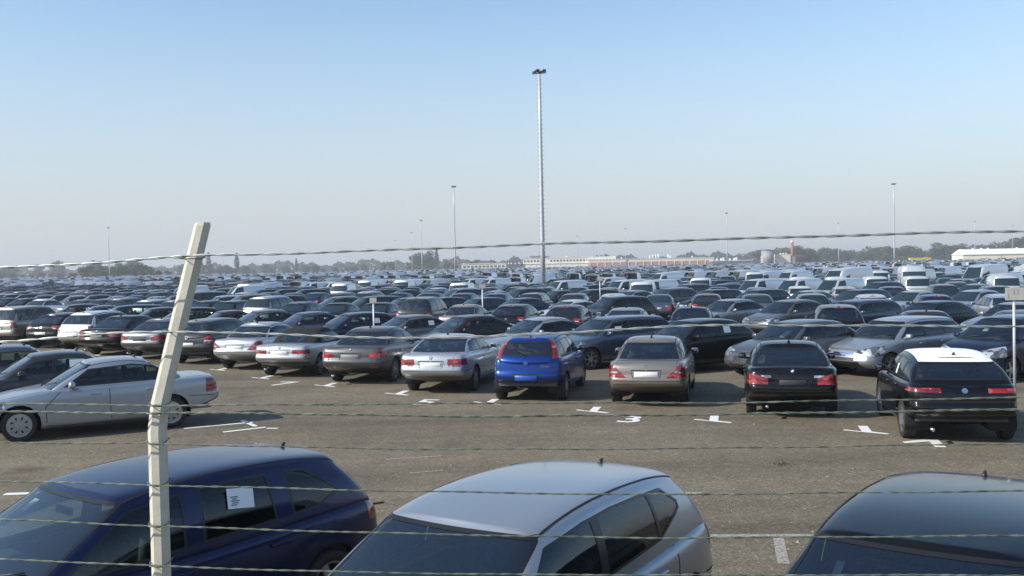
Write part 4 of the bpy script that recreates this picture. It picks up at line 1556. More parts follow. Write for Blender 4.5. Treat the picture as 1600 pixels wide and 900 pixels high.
def mast(x, y, hgt, rot, label, near=False):
    e = new_obj('lighting_mast', None, None, label, 'lighting mast', 'lighting masts over the car park')
    e.location = (x, y, 0)
    e.rotation_euler = (0, 0, rot)
    e.scale = (1, 1, hgt / 28)
    new_obj('pole', POLE, e)
    if near:
        new_obj('climbing_rungs', RUNG, e, kind='stuff')
    new_obj('head_frame', FRAME, e)
    for k, (a, b_) in enumerate(((-.62, .15), (-.22, -.2), (.22, .18), (.62, -.15), (0, .5), (0, -.5))):
        o = new_obj('floodlight', LAMP, e)
        o.location = (a, b_, 27.72 + .05 * (k % 2))
        o.rotation_euler = (R(24 if b_ > 0 else -24), 0, R(15 * (k - 2)))
MASTS = [(3.33, 105, 'tallest lighting mast, rising from the rows near the middle'), (-17.3, 303.3, 'lighting mast just to the left of the tallest one'),
 (127.2, 327.5, 'slim lighting mast standing at the right, before the wooded skyline'), (-46.6, 513.8, 'lighting mast by the tall trees left of the middle'),
 (-216.7, 531.3, 'lighting mast in front of the dark hedge at the far left'), (109.9, 502.4, 'lighting mast between the red wall and the tank'),
 (80.2, 691.5, 'faint lighting mast in front of the long red wall'), (223.5, 673.2, 'faint lighting mast right of the brick chimney'),
 (-70.3, 697.6, 'faint lighting mast, left neighbour of the one by the tall trees'), (-103.8, 881.4, 'tiny lighting mast half lost in haze left of the tall trees'),
 (-483.4, 1036.7, 'tiny lighting mast half lost in haze at the left edge'), (-289.3, 989.3, 'tiny lighting mast half lost in haze between two poplars'),
 (323.1, 687.1, 'faint lighting mast before the left end of the cream shed'), (409.0, 804.3, 'faint lighting mast behind the cream shed'),
 (57.3, 853.2, 'tiny lighting mast half lost in haze above the cream factory')]
for i, (x, y, lab) in enumerate(MASTS):
    mast(x, y, 28 if i else 23.85, R(-20 + 9 * i), lab, i < 3)

# ------------------------------------------------------------------ row signs
M['signface'] = vary(mat('sign_face', rough=.6), 8, (0.30, 0.31, 0.29), (0.40, 0.40, 0.37))
def row_sign(x, y, hgt, wid, rot, label, words=None):
    e = new_obj('row_sign', None, None, label, 'sign', 'row signs on poles')
    e.location = (x, y, 0)
    e.rotation_euler = (0, 0, rot)
    bm = bmesh.new()
    tube(bm, [(0, 0, 0), (0, 0, hgt - .02)], .030, 8)
    new_obj('pole', mesh_of(bm, 'pole', M['steel']), e)
    bm = bmesh.new()
    box(bm, (0, -.045, hgt - wid * .34), (wid, .02, wid * .72))
    new_obj('sign_plate', mesh_of(bm, 'sign_plate', M['signface'], False), e)
    if words:
        for ch, px, pz, s in words:
            cu = bpy.data.curves.new('digit', 'FONT')
            cu.body = ch
            cu.size = s
            ob = bpy.data.objects.new('tmp', cu)
            COL.objects.link(ob)
            me = bpy.data.meshes.new_from_object(ob.evaluated_get(bpy.context.evaluated_depsgraph_get()))
            bpy.data.objects.remove(ob)
            me.materials.clear()
            me.materials.append(M['greyplate'])
            o = new_obj('lettering', me, e)
            o.rotation_euler = (math.pi / 2, 0, 0)
            o.location = (px, -.058, hgt + pz)
row_sign(10.95, 21.5, 2.40, .38, R(-10), 'weathered row sign on a thin pole beside the black car with white roof', [('1', -.17, -.24, .20), ('33', -.06, -.14, .16)])
row_sign(-4.95, 35.1, 2.05, .24, 0, 'small blank row sign among the cars left of the middle')
row_sign(-1.4, 46.4, 2.25, .28, 0, 'small blank row sign left of the tallest mast')
row_sign(5.4, 60.5, 2.3, .34, 0, 'small blank row sign right of the tallest mast')
# ------------------------------------------------------------------ cars
SILVER, LSILVER, GREY, DGREY, BLACK = (.345, .37, .405), (.45, .465, .49), (.16, .17, .18), (.045, .048, .053), (.005, .005, .006)
NAVY, BLUE, BEIGE, STEEL, WHITE, RED = (.012, .018, .050), (.003, .034, .20), (.27, .24, .21), (.085, .11, .16), (.72, .72, .71), (.28, .012, .012)
DBLUE, BROWN, CHAMP = (.006, .015, .09), (.035, .025, .024), (.36, .33, .28)
placed = []       # (x, y, heading, length, width) of every car, to keep stalls free
def car(kind, x, y, hd, col, label, **k):
    S = SPECS[kind]
    placed.append((x, y, hd, S['L'], S['W']))
    return place_car(kind, x, y, hd, col, label, k.pop('cat', 'car'), k.pop('group', 'cars parked in the lot'), **k)

# the row along the fence
near_blue = car('compact_five', -3.14, 8.08, 219, (.008, .013, .056), 'dark blue hatchback close to the fence with paper in its window')
near_silver = car('compact', -.12, 6.93, 213.5, SILVER, 'silver hatchback close to the fence, seen from above its windscreen')
near_black = car('compact', 2.66, 6.2, 216, BLACK, 'black hatchback at the lower right corner, close to the fence')
# the row at the left
car('saloon_star', -8.31, 19.67, 240, SILVER, 'silver saloon seen from the side behind the fence post')
side_dark = car('saloon_round', -10.45, 21.6, 240, DGREY, 'charcoal saloon beyond the silver one with paper in its rear window')
car('saloon_star', -12.5, 23.6, 240, STEEL, 'blue-grey saloon cut by the left edge beyond the charcoal one')
# first full row, tails to the lane
H1 = 13
film_car = car('estate_film', 7.82, 18.1, 12.4, BLACK, 'black hatchback with white protective film on its roof')
car('saloon_round', 5.87, 21.1, H1, BLACK, 'black saloon with round badge, second from the right in the first row')
car('saloon_star', 3.3, 23.0, H1, BEIGE, 'grey-beige saloon with triangular tail lights and pale plate')
punto = car('supermini', .72, 24.05, H1, BLUE, 'bright blue hatchback with tall red tail lights')
car('coupe', -1.5, 25.95, H1, LSILVER, 'silver coupe beside the bright blue hatchback')
car('saloon_large', -3.8, 28.35, H1, (.10, .10, .10), 'dark grey saloon with twin exhaust between silver coupe and silver convertible')
car('cabriolet', -6.2, 30.25, H1, LSILVER, 'silver convertible with its black soft top closed')
car('saloon_star', -8.1, 32.5, H1, LSILVER, 'pale silver saloon with triangular tail lights left of the convertible')
car('estate', -10.3, 34.7, H1, DGREY, 'dark estate car just right of the fence post in the first row')
car('saloon_round', -12.7, 36.9, H1, GREY, 'grey saloon half hidden behind the fence post')
car('saloon_large', -15.0, 39.0, H1, BLACK, 'black saloon left of the fence post in the first row')
car('mpv', -17.0, 41.1, H1, WHITE, 'white hatchback in the first row at the left')
car('hatchback', -19.2, 43.0, H1, BLACK, 'black hatchback between the white one and the beige off-roader')
car('suv', -21.6, 44.3, H1, CHAMP, 'beige off-roader with roof rails at the left edge of the first row')
# second row, noses to the first
H2 = 238
k2 = 1.03
def r2(kind, x, y, col, label):
    return car(kind, x * k2, y * k2, H2, col, label)
mpv_right = r2('mpv', 12.4, 24.6, NAVY, 'navy people carrier at the right edge behind the row sign')
r2('estate', 10.2, 26.2, SILVER, 'silver estate facing the camera between two black cars')
grey_hatch = r2('hatchback', 7.5, 26.2, (.13, .13, .135), 'grey hatchback facing the camera left of the black saloon')
dark_hatch = r2('hatchback', 5.0, 27.6, BLACK, 'black hatchback with a paper in its side window')
est_blue = r2('estate', 2.9, 29.4, STEEL, 'blue-grey estate behind the bright blue hatchback')
r2('saloon_round', .7, 30.7, SILVER, 'silver saloon whose roof shows above the silver coupe')
r2('saloon_large', -1.6, 32.3, BROWN, 'dark brown saloon behind the silver coupe')
vol = r2('saloon_round', -3.75, 34.0, GREY, 'mid grey saloon behind the dark grey saloon, seen from its side')
blu2 = r2('hatchback', -5.9, 36.0, NAVY, 'navy hatchback behind the silver convertible')
r2('saloon_star', -8.0, 38.1, STEEL, 'steel blue saloon behind the pale silver saloon')
r2('saloon_large', -10.3, 40.1, GREY, 'grey saloon of the second row behind the dark estate')
r2('coupe', -12.5, 42.2, DGREY, 'dark grey coupe of the second row behind the fence post')
r2('hatchback', -14.7, 44.2, BLACK, 'black hatchback of the second row left of the post')
r2('saloon_round', -16.9, 46.3, DGREY, 'charcoal saloon of the second row behind the white hatchback')
r2('estate', -19.0, 48.3, NAVY, 'navy estate of the second row near the left edge')
r2('saloon_star', -21.2, 50.4, STEEL, 'steel blue saloon of the second row near the left edge')
r2('hatchback', -23.4, 52.5, DGREY, 'charcoal hatchback of the second row at the left edge')

# notices taped inside windows
def notice(root, kind, d, z, w_, h_, lines=True, side_=1, tilt=0):
    S = SPECS[kind]
    o = None
    for ch in root.children:
        if ch.name.split('.')[0] == 'side_window' and (ch.data.vertices[0].co.y > 0) == (side_ > 0):
            xs = [v.co.x for v in ch.data.vertices]
            if min(xs) < S['L'] / 2 - d < max(xs):
                o = ch
    if o is None:
        return
    x = S['L'] / 2 - d
    vs_ = [v.co for v in o.data.vertices]
    bv = BVHTree.FromPolygons([tuple(v) for v in vs_], [tuple(p.vertices) for p in o.data.polygons])
    P = []
    ct, st_ = math.cos(tilt), math.sin(tilt)
    for sx, sz in ((-1, -1), (1, -1), (1, 1), (-1, 1)):
        ax, az = sx * w_ / 2, sz * h_ / 2
        q = (x + ax * ct - az * st_, z + ax * st_ + az * ct)
        h = bv.find_nearest(Vector((q[0], side_ * .75, q[1])))
        P.append(Vector((q[0], h[0].y + side_ * .016, q[1])))
    me = bpy.data.meshes.new('paper_notice')
    V = [tuple(p) for p in P]
    F = [(0, 1, 2, 3)]
    mi = [0]
    if lines:
        for k in range(5):
            a0, a1 = .12 + .05 * (k % 2), .34 + .12 * ((k * 7) % 3) / 2
            zz = .16 + .10 * k
            n0 = len(V)
            for a, b_ in ((a0, zz), (a1, zz), (a1, zz + .045), (a0, zz + .045)):
                a = 1 - a if side_ > 0 else a
                q = P[0] * (1 - a) * (1 - b_) + P[1] * a * (1 - b_) + P[2] * a * b_ + P[3] * (1 - a) * b_
                V.append((q.x, q.y + side_ * .003, q.z))
            F.append((n0, n0 + 1, n0 + 2, n0 + 3))
            mi.append(1)
    me.from_pydata(V, [], F)
    me.materials.append(M['paper'])
    me.materials.append(M['ink'])
    me.polygons.foreach_set('material_index', mi)
    new_obj('paper_notice', me, root)
notice(near_blue, 'compact_five', 2.62, 1.25, .25, .155, tilt=.12)
notice(side_dark, 'saloon_round', 2.98, 1.16, .30, .19, False)
notice(dark_hatch, 'hatchback', 2.78, 1.17, .26, .20, False)
notice(vol, 'saloon_round', 2.95, 1.14, .22, .16, False)
notice(blu2, 'hatchback', 2.8, 1.15, .28, .18, False)
notice(est_blue, 'estate', 2.0, 1.15, .24, .14, False)
notice(film_car, 'estate_film', 2.7, 1.12, .12, .17, False)

# the chrome script on the tailgate of the blue hatchback
cu = bpy.data.curves.new('script', 'FONT')
cu.body = 'Punto'
cu.size = .085
cu.shear = .35
cu.extrude = .003
ob = bpy.data.objects.new('tmp', cu)
COL.objects.link(ob)
me = bpy.data.meshes.new_from_object(ob.evaluated_get(bpy.context.evaluated_depsgraph_get()))
bpy.data.objects.remove(ob)
me.materials.clear()
me.materials.append(M['chrome'])
bd = [c for c in punto.children if c.name.split('.')[0] == 'body'][0].data
hit_ = BVHTree.FromPolygons([tuple(v.co) for v in bd.vertices], [tuple(p.vertices) for p in bd.polygons]).ray_cast(Vector((-5, -.40, .83)), Vector((1, 0, 0)))
o = new_obj('script', me, punto)
o.rotation_euler = (math.pi / 2, 0, -math.pi / 2)
o.location = (hit_[0].x - .012, -.32, .80)

def sticker(root, y, z, w_, h_, m):
    scr = [c for c in root.children if c.name.split('.')[0] == 'windscreen'][0]
    vs_ = [tuple(v.co) for v in scr.data.vertices]
    bv = BVHTree.FromPolygons(vs_, [tuple(p.vertices) for p in scr.data.polygons])
    P = []
    for sy, sz in ((-1, -1), (1, -1), (1, 1), (-1, 1)):
        h = bv.ray_cast(Vector((5, y + sy * w_ / 2, z + sz * h_ / 2)), Vector((-1, 0, 0)))
        if h[0] is None:
            return
        P.append(tuple(h[0] + Vector((-.030, 0, -.012))))
    me = bpy.data.meshes.new('windscreen_paper')
    me.from_pydata(P, [], [(0, 1, 2, 3)])
    me.materials.append(M[m])
    new_obj('windscreen_paper', me, root)
sticker(grey_hatch, .28, 1.14, .17, .16, 'paper')
sticker(mpv_right, -.02, 1.33, .16, .06, 'redsticker')
sticker(mpv_right, -.10, 1.26, .14, .08, 'paper')
sticker(near_blue, -.42, 1.28, .10, .07, 'paper')
sticker(near_black, -.40, 1.22, .05, .14, 'paper')
# ---- the rows behind, filled stall by stall
A39 = R(39)
EA = Vector((math.cos(A39), -math.sin(A39)))     # along a row, towards the right
EP = Vector((math.sin(A39), math.cos(A39)))      # across the rows, away
rng = random.Random(2024)
PALETTE = [(BLACK, 'black', 15), (DGREY, 'charcoal', 16), (NAVY, 'navy', 15), (GREY, 'grey', 12), (STEEL, 'steel blue', 14), (SILVER, 'silver', 12), (DBLUE, 'dark blue', 5), (BEIGE, 'beige', 3), (RED, 'red', 1.5), (BROWN, 'dark brown', 3), (LSILVER, 'pale silver', 4), (WHITE, 'white', 2)]
TYPES = [('saloon_star', 'saloon', 12), ('saloon_round', 'saloon', 14), ('saloon_large', 'saloon', 8), ('coupe', 'coupe', 4), ('supermini', 'hatchback', 12), ('hatchback', 'hatchback', 20), ('estate', 'estate', 16), ('mpv', 'people carrier', 10), ('suv', 'off-roader', 4)]
def pick(r_, tab):
    t = r_.random() * sum(q[-1] for q in tab)
    for q in tab:
        t -= q[-1]
        if t <= 0:
            return q
    return tab[-1]

ROWS = []
p_ = 33.2
while p_ < 760:
    ROWS.append((p_, 0))
    ROWS.append((p_ + 5.9, 1))
    p_ += 13.0 if p_ < 100 else 11.8
VAN_SPOTS = [(10.0, 68, 's'), (18.0, 70, 's'), (22.3, 71, 's'), (26, 69, 's'), (15, 80, 's'), (36, 72, 's'), (43, 82, 's'),
             (28, 80, 'l'), (35.5, 84, 'l'), (40, 84, 'l'), (46, 88, 'l'), (18.5, 116.5, 'm'), (21.3, 116, 'm'), (23.6, 114, 'm'), (25.9, 112, 'm'), (28.2, 110, 'm'), (30.5, 108, 'm'), (12.5, 112, 'm'), (3.5, 116, 'm'), (9, 120, 'm'),
             (-4.5, 80, 's'), (-13, 88, 's'), (6, 82, 's'), (9, 80, 's'), (-19, 112, 's'), (-16, 111, 's'), (-13.5, 109, 's'), (-11, 108, 's'), (-8.5, 106, 's'), (-6, 104, 's'), (-22, 114, 's'), (-2, 104, 's'), (5.5, 100, 's'), (11, 96, 's'), (-28, 96, 's'), (-33, 90, 's'), (-24, 88, 's')]
EXPL3 = {0: [('hatchback', BLACK, 'black', 'hatchback'), ('saloon_round', DGREY, 'charcoal', 'saloon'), ('mpv', BLACK, 'black', 'people carrier'), ('saloon_star', NAVY, 'navy', 'saloon'), ('coupe', SILVER, 'silver', 'coupe'), ('hatchback', BROWN, 'dark brown', 'hatchback'), ('hatchback', BLACK, 'black', 'hatchback'), ('saloon_star', BEIGE, 'beige', 'saloon'), ('suv', DGREY, 'charcoal', 'off-roader')],
         1: [('saloon_round', SILVER, 'silver', 'saloon'), ('hatchback', BLACK, 'black', 'hatchback'), ('estate', STEEL, 'steel blue', 'estate'), ('hatchback', GREY, 'grey', 'hatchback')]}
slots = []
for ri, (p0, flip) in enumerate(ROWS):
    t = -420.0
    k = 0
    step = 2.80 if flip == 0 else 2.84
    t0 = rng.uniform(0, step) if ri > 1 else (1.0 if ri == 0 else .4)
    n = 0
    for j in range(400):
        t = 330 - t0 - j * step
        q = EA * t + EP * (p0 + rng.gauss(0, .10))
        x, y = q.x, q.y
        if y < 20 or abs(x) > .545 * y + 2.5:
            continue
        slots.append((ri, j, x, y, flip, rng.random()))
slots.sort(key=lambda s: s[3])
vans = {}
VANK = {'s': 'van_small', 'm': 'van_mid', 'l': 'van_large'}
for vx, vy, kd in VAN_SPOTS:
    best = min(range(len(slots)), key=lambda i: (slots[i][2] - vx) ** 2 + (slots[i][3] - vy) ** 2 + (1e6 if i in vans else 0))
    vans[best] = kd

rv_ = random.Random(404)
for i, (ri, j, x, y, flip, rv) in enumerate(slots):
    q = rv_.random()
    if i in vans:
        continue
    if 62 < y < 76 and 8 < x < 42 and q < .20:
        vans[i] = 's'
    elif 96 < y < 140 and -30 < x < 70 and q < .17:
        vans[i] = 'm' if x > 15 else 's'
    elif 76 < y < 96 and 22 < x < 52 and q < .22:
        vans[i] = 'm'
# stalls that stay empty: where an aisle crosses, and a few at random
def free(x, y):
    return all((x - a) ** 2 + (y - b_) ** 2 > 2.5 ** 2 for a, b_, _, _, _ in placed)

N_SOLO = 300 - len(placed)
solo, rest = [], []
counter = {}
per_row = {}
for i, (ri, j, x, y, flip, rv) in enumerate(slots):
    if (i not in vans and rv < .035) or math.hypot(x - 3.33, y - 105) < 2.6 or (93 < y < 105 and abs(x - .0317 * y) < 1.6):
        continue
    if y < 40 and not free(x, y):
        continue
    if len(solo) < N_SOLO and abs(x) < .525 * y + 1.5:
        solo.append((i, ri, x, y, flip))
    else:
        rest.append((i, ri, x, y, flip))
for s in solo:
    per_row.setdefault(s[1], []).append(s)
ORD = ['', 'first', 'second', 'third', 'fourth', 'fifth', 'sixth', 'seventh', 'eighth', 'ninth', 'tenth', 'eleventh', 'twelfth', 'thirteenth', 'fourteenth', 'fifteenth', 'sixteenth', 'seventeenth', 'eighteenth', 'nineteenth', 'twentieth']
def ordinal(n):
    if n < len(ORD):
        return ORD[n]
    tens = {2: 'twenty', 3: 'thirty', 4: 'forty', 5: 'fifty'}[n // 10]
    return tens + '-' + ORD[n % 10] if n % 10 else {2: 'twentieth', 3: 'thirtieth', 4: 'fortieth', 5: 'fiftieth'}[n // 10]
rc = random.Random(77)
for ri in sorted(per_row):
    lst = sorted(per_row[ri], key=lambda s: -s[2])
    for n, (i, _, x, y, flip) in enumerate(lst, 1):
        hd = (H1 if flip == 0 else H2) + rc.gauss(0, 1.0)
        where = 'in row %s from the lane, %s from the right' % (ordinal(ri + 3), ordinal(n))
        if i in vans:
            kd = VANK[vans[i]]
            car(kd, x, y, hd, WHITE, 'white %s van %s' % ({'s': 'small', 'm': 'medium', 'l': 'tall'}[vans[i]], where), cat='van', group='white vans among the parked cars', lod=0 if y < 50 else 1)
            continue
        ex = EXPL3.get(ri, [])
        if ri < 2 and n - 1 < len(ex):
            kind, col, cn, kn = ex[n - 1]
        else:
            kind, kn, _w = pick(rc, TYPES)
            col, cn, _w = pick(rc, PALETTE)
            if kind == 'supermini' and rc.random() < .5:
                kind = 'hatchback'
        vf = rc.uniform(.8, 1.2)
        col = tuple(c * vf for c in col)
        car(kind, x, y, hd, col, '%s %s %s' % (cn, kn, where), lod=0 if y < 47 else 1, group='cars in the packed rows behind')

# ---- everything farther off: one mass of cars
def far_shapes():
    """a light outline of a car as (verts, faces, material) for each kind; 0 paint, 1 glass, 2 dark, 3 red"""
    out = {}
    for kind in ('saloon_round', 'hatchback', 'estate', 'mpv', 'van_small', 'van_mid', 'van_large'):
        S = SPECS[kind]
        L, W, H = S['L'], S['W'], S['H']
        hw = W / 2
        V, F, Mi = [], [], []
        X = lambda d: L / 2 - d
        ds = [0, .12, .6, S['cowl'], (S['cowl'] + S['bl']) / 2, S['bl'], L - .12, L]
        ws = [.72, .88, .97, 1, 1, .98, .92, .80]
        rings = []
        for d, w_ in zip(ds, ws):
            z = interp(S['top'], d)
            x = X(d)
            e = 0.0
            pts = [(x, hw * w_ * .96, .24), (x, hw * w_, .55 * z + .1), (x, hw * w_ * .94, z), (x, 0, z + .02)]
            pts += [(a, -b_, c) for a, b_, c in pts[2::-1]]
            rings.append([len(V) + k for k in range(len(pts))])
            V += pts
        for a, b_ in zip(rings[:-1], rings[1:]):
            for k in range(len(a) - 1):
                F.append((a[k], a[k + 1], b_[k + 1], b_[k])); Mi.append(0)
        F.append(tuple(rings[0])); Mi.append(0)
        F.append(tuple(reversed(rings[-1]))); Mi.append(0)
        van = kind.startswith('van')
        gt, gb = S.get('gt', .70), S.get('gb', .925)
        st = [(S['cowl'], S['rf'], .84, gt - .05), (S['cowl'] + .3, S['rf'] + .1, gb, gt), ((S['cowl'] + S['bl']) / 2, (S['rf'] + S['rr']) / 2, gb, gt), (S['bl'] - .2, S['rr'] - .1, gb - .03, gt), (S['bl'], S['rr'], .84 if not van else .92, gt - .05)]
        rings = []
        for d0, d1, a, b_ in st:
            z0, z1 = interp(S['top'], d0) - .01, interp(S['roof'], d1)
            pts = [(X(d0), hw * a, z0), (X(d1), hw * b_, z1 - .10), (X(d1), hw * b_ * .9, z1 - .02), (X(d1), 0, z1)]
            pts += [(p, -q, r_) for p, q, r_ in pts[2::-1]]
            rings.append([len(V) + k for k in range(7)])
            V += pts
        for i, (a, b_) in enumerate(zip(rings[:-1], rings[1:])):
            for k in range(6):
                g = k in (0, 5) and (not van or i < 1)
                F.append((a[k], a[k + 1], b_[k + 1], b_[k])); Mi.append(1 if g else 0)
        r_ = rings[0]
        F.append((r_[0], r_[1], r_[5], r_[6])); Mi.append(1)
        F.append((r_[1], r_[2], r_[3], r_[4], r_[5])); Mi.append(0)
        r_ = rings[-1]
        F.append((r_[6], r_[5], r_[1], r_[0])); Mi.append(1)
        F.append((r_[5], r_[4], r_[3], r_[2], r_[1])); Mi.append(0)
        # tail lamps and wheels as flat dark discs
        for s_ in (-1, 1):
            n0 = len(V)
            zt = interp(S['top'], L - .1)
            V += [(-L / 2 - .012, s_ * hw * .52, zt - .22), (-L / 2 - .012, s_ * hw * .80, zt - .22), (-L / 2 - .012, s_ * hw * .80, zt - .05), (-L / 2 - .012, s_ * hw * .52, zt - .05)]
            F.append((n0, n0 + 1, n0 + 2, n0 + 3)); Mi.append(3)
            for ax in (X(S['foh']), X(L - S['roh'])):
                n0 = len(V)
                for k in range(8):
                    a = 2 * math.pi * k / 8
                    V.append((ax + .32 * math.cos(a), s_ * (hw + .005), .32 + .32 * math.sin(a)))
                F.append(tuple(range(n0, n0 + 8))); Mi.append(2)
        out[kind] = (np.array(V), F, Mi)
    return out
def far_mass(slots_, name, label):
    sh = far_shapes()
    keys = [('saloon_round', 34), ('hatchback', 30), ('estate', 22), ('mpv', 14)]
    verts, loops, starts, mi, tint = [], [], [], [], []
    off = 0
    nl = 0
    rf_ = random.Random(31)
    for x, y, flip, kd, col in slots_:
        V, F, Mi = sh[kd or pick(rf_, keys)[0]]
        hd = R((H1 if flip == 0 else H2) + rf_.gauss(0, 1.5))
        ux, uy = math.sin(hd), math.cos(hd)
        P = np.empty_like(V)
        P[:, 0] = x + V[:, 0] * ux - V[:, 1] * uy
        P[:, 1] = y + V[:, 0] * uy + V[:, 1] * ux
        P[:, 2] = V[:, 2]
        verts.append(P)
        for f, m_ in zip(F, Mi):
            starts.append(nl)
            nl += len(f)
            loops.extend(v + off for v in f)
            mi.append(m_)
        tint.append(np.tile(np.array([*col, 1.0]), (len(V), 1)))
        off += len(V)
    P = np.concatenate(verts)
    me = bpy.data.meshes.new(name)
    me.vertices.add(len(P))
    me.vertices.foreach_set('co', P.ravel())
    me.loops.add(nl)
    me.loops.foreach_set('vertex_index', loops)
    me.polygons.add(len(starts))
    me.polygons.foreach_set('loop_start', starts)
    me.polygons.foreach_set('material_index', mi)
    at = me.color_attributes.new('tint', 'FLOAT_COLOR', 'POINT')
    at.data.foreach_set('color', np.concatenate(tint).ravel())
    for m_ in (M['paint_far'], M['glass_far'], M['tyre'], M['red']):
        me.materials.append(m_)
    me.update(calc_edges=True)
    me.validate()
    return new_obj(name, me, None, label, 'cars', kind='stuff')
mass = []
rf2 = random.Random(9)
for i, ri, x, y, flip in rest:
    far = math.hypot(x, y)
    if far > 640 or (y > 470 and x > 215) or (x < -95 and y > 505 + .1 * x):
        continue
    r_ = rf2.random()
    kd = None
    col, cn, _w = pick(rf2, PALETTE)
    if i in vans:
        kd, col = VANK[vans[i]], WHITE
    elif 150 < far < 620 and r_ < (.045 if ri % 7 else .50):
        kd, col = ('van_small' if rf2.random() < .8 else 'van_mid'), WHITE
    elif far > 110 and r_ > .86:
        col = LSILVER
    if far > 430 and x > 90 and rf2.random() < .35:
        col = (.40, .03, .02) if rf2.random() < .5 else WHITE
    vf = rf2.uniform(.75, 1.25)
    col = tuple(min(c * vf, .8) for c in col)
    mass.append((x, y, flip, kd, col))
far_mass(mass, 'parked_cars', 'endless packed rows of small parked cars reaching to the far buildings')
# ------------------------------------------------------------------ far buildings
M['cream'] = vary(mat('cream_render', rough=.85), .15, (0.70, 0.64, 0.52), (0.80, 0.74, 0.62))
M['offwhite'] = vary(mat('offwhite_cladding', rough=.7), .2, (0.72, 0.70, 0.67), (0.82, 0.80, 0.77))
M['brick'] = vary(mat('red_brick', rough=.9), .3, (0.40, 0.21, 0.16), (0.50, 0.27, 0.21))
M['slate'] = vary(mat('grey_cladding', rough=.7), .2, (0.08, 0.10, 0.12), (0.13, 0.15, 0.17))
M['pane'] = mat('window_pane', (0.03, 0.04, 0.05), .15)
M['tankm'] = vary(mat('tank_steel', rough=.6), .3, (0.22, 0.22, 0.24), (0.30, 0.30, 0.31))
M['stackred'] = vary(mat('stack_red', rough=.8), .5, (0.26, 0.10, 0.08), (0.34, 0.14, 0.11))

def part_box(name, parent, c, s, m, taper=None):
    bm = bmesh.new()
    box(bm, c, s, taper=taper)
    return new_obj(name, mesh_of(bm, name, M[m], False), parent)

b1 = new_obj('factory_building', None, None, 'long cream factory with a row of dark windows under its roof', 'building')
b1.location = (41, 700, 0)
b1.rotation_euler = (0, 0, R(-3))
part_box('wall', b1, (0, 6, 3.3), (66, 12, 6.6), 'cream')
part_box('roof', b1, (0, 6, 6.75), (66.6, 12.6, .3), 'offwhite')
part_box('ledge', b1, (0, -.25, 3.4), (66, .5, .25), 'offwhite')
for k in range(28):
    if k in (6, 7):
        continue
    w_ = part_box('window', b1, (-31.5 + k * 2.33, -.06, 5.0), (1.1, .12, 1.0), 'pane')
for k in range(9):
    part_box('loading_door', b1, (-29 + k * 4.2, -.05, 1.4), (3.0, .1, 2.6), 'offwhite')
part_box('roof_plant', b1, (-26, 6, 7.5), (4, 4, 1.2), 'slate')
part_box('roof_vent', b1, (-2, 6, 7.3), (1.2, 1.2, .9), 'offwhite')

b2 = new_obj('brick_warehouse', None, None, 'long low red brick warehouse with pale piers and cream top band', 'building')
b2.location = (98, 692, 0)
part_box('wall', b2, (0, 6, 1.7), (88, 12, 3.4), 'brick')
part_box('upper_band', b2, (0, 6.02, 4.2), (88.2, 12.1, 1.6), 'cream')
part_box('roof', b2, (0, 6, 5.15), (88.8, 12.6, .3), 'offwhite')
for k in range(17):
    part_box('pier', b2, (-43 + k * 5.4, -.15, 1.7), (.6, .3, 3.4), 'cream')
for k, (x, h) in enumerate(((0, 1.8), (2.2, 2.4), (4.2, 2.2), (6, 2.6), (13, 2.2), (14.5, 1.6), (-20, 1.0), (30, 1.0))):
    bm = bmesh.new()
    tube(bm, [(x, 6, 5.2), (x, 6, 5.2 + h)], .45, 8)
    new_obj('roof_vent', mesh_of(bm, 'roof_vent', M['offwhite']), b2)

b3 = new_obj('site_office', None, None, 'low cream office block left of the tallest mast', 'building')
b3.location = (-18, 640, 0)
part_box('wall', b3, (0, 5, 1.9), (29, 10, 3.8), 'cream')
part_box('roof', b3, (0, 5, 3.95), (29.6, 10.6, .35), 'offwhite')
for k in range(11):
    part_box('window', b3, (-12.5 + k * 2.5, -.05, 2.4), (1.5, .1, .9), 'pane')
b4 = new_obj('grey_depot', None, None, 'dark grey flat depot between the office block and the factory', 'building')
b4.location = (2, 655, 0)
part_box('wall', b4, (0, 5, 1.9), (14, 10, 3.8), 'slate')
part_box('roof', b4, (0, 5, 3.9), (14.3, 10.3, .2), 'slate')
for k, x in enumerate((-4, -2.2, .5, 3)):
    part_box('roof_vent', b4, (x, 5, 4.5), (.9, .9, 1.0 + .4 * (k % 2)), 'offwhite')
b5 = new_obj('storage_hall', None, None, 'dark grey hall with white roof plant right of the brick warehouse', 'building')
b5.location = (150, 672, 0)
part_box('wall', b5, (0, 5, 1.7), (26, 10, 3.4), 'slate')
part_box('roof', b5, (0, 5, 3.6), (26.4, 10.4, .4), 'offwhite')
for k, x in enumerate((-9, -6, -4.5, 0, 3, 4.4)):
    part_box('roof_vent', b5, (x, 5, 4.5), (1.1, 1.1, 1.2 + .7 * (k % 3)), 'offwhite')
tk = new_obj('storage_tank', None, None, 'round grey storage tank beside the brick chimney', 'tank')
tk.location = (167, 643, 0)
bm = bmesh.new()
tube(bm, [(0, 0, 0), (0, 0, 9.6)], 4.1, 28)
new_obj('shell', mesh_of(bm, 'shell', M['tankm'], True), tk)
bm = bmesh.new()
tube(bm, [(0, 0, 9.6), (0, 0, 9.9), (0, 0, 10.6)], [4.25, 4.25, .4], 28)
new_obj('roof', mesh_of(bm, 'roof', M['slate'], False), tk)
part_box('stair_tower', tk, (-4.0, -1.6, 3), (1.2, 1.2, 6), 'cream')
b6 = new_obj('boiler_house', None, None, 'cream boiler house between the tank and the brick chimney', 'building')
b6.location = (178, 645, 0)
part_box('wall', b6, (0, 4, 3.4), (9.2, 8, 6.8), 'cream')
part_box('roof', b6, (0, 4, 6.95), (9.6, 8.4, .3), 'offwhite')
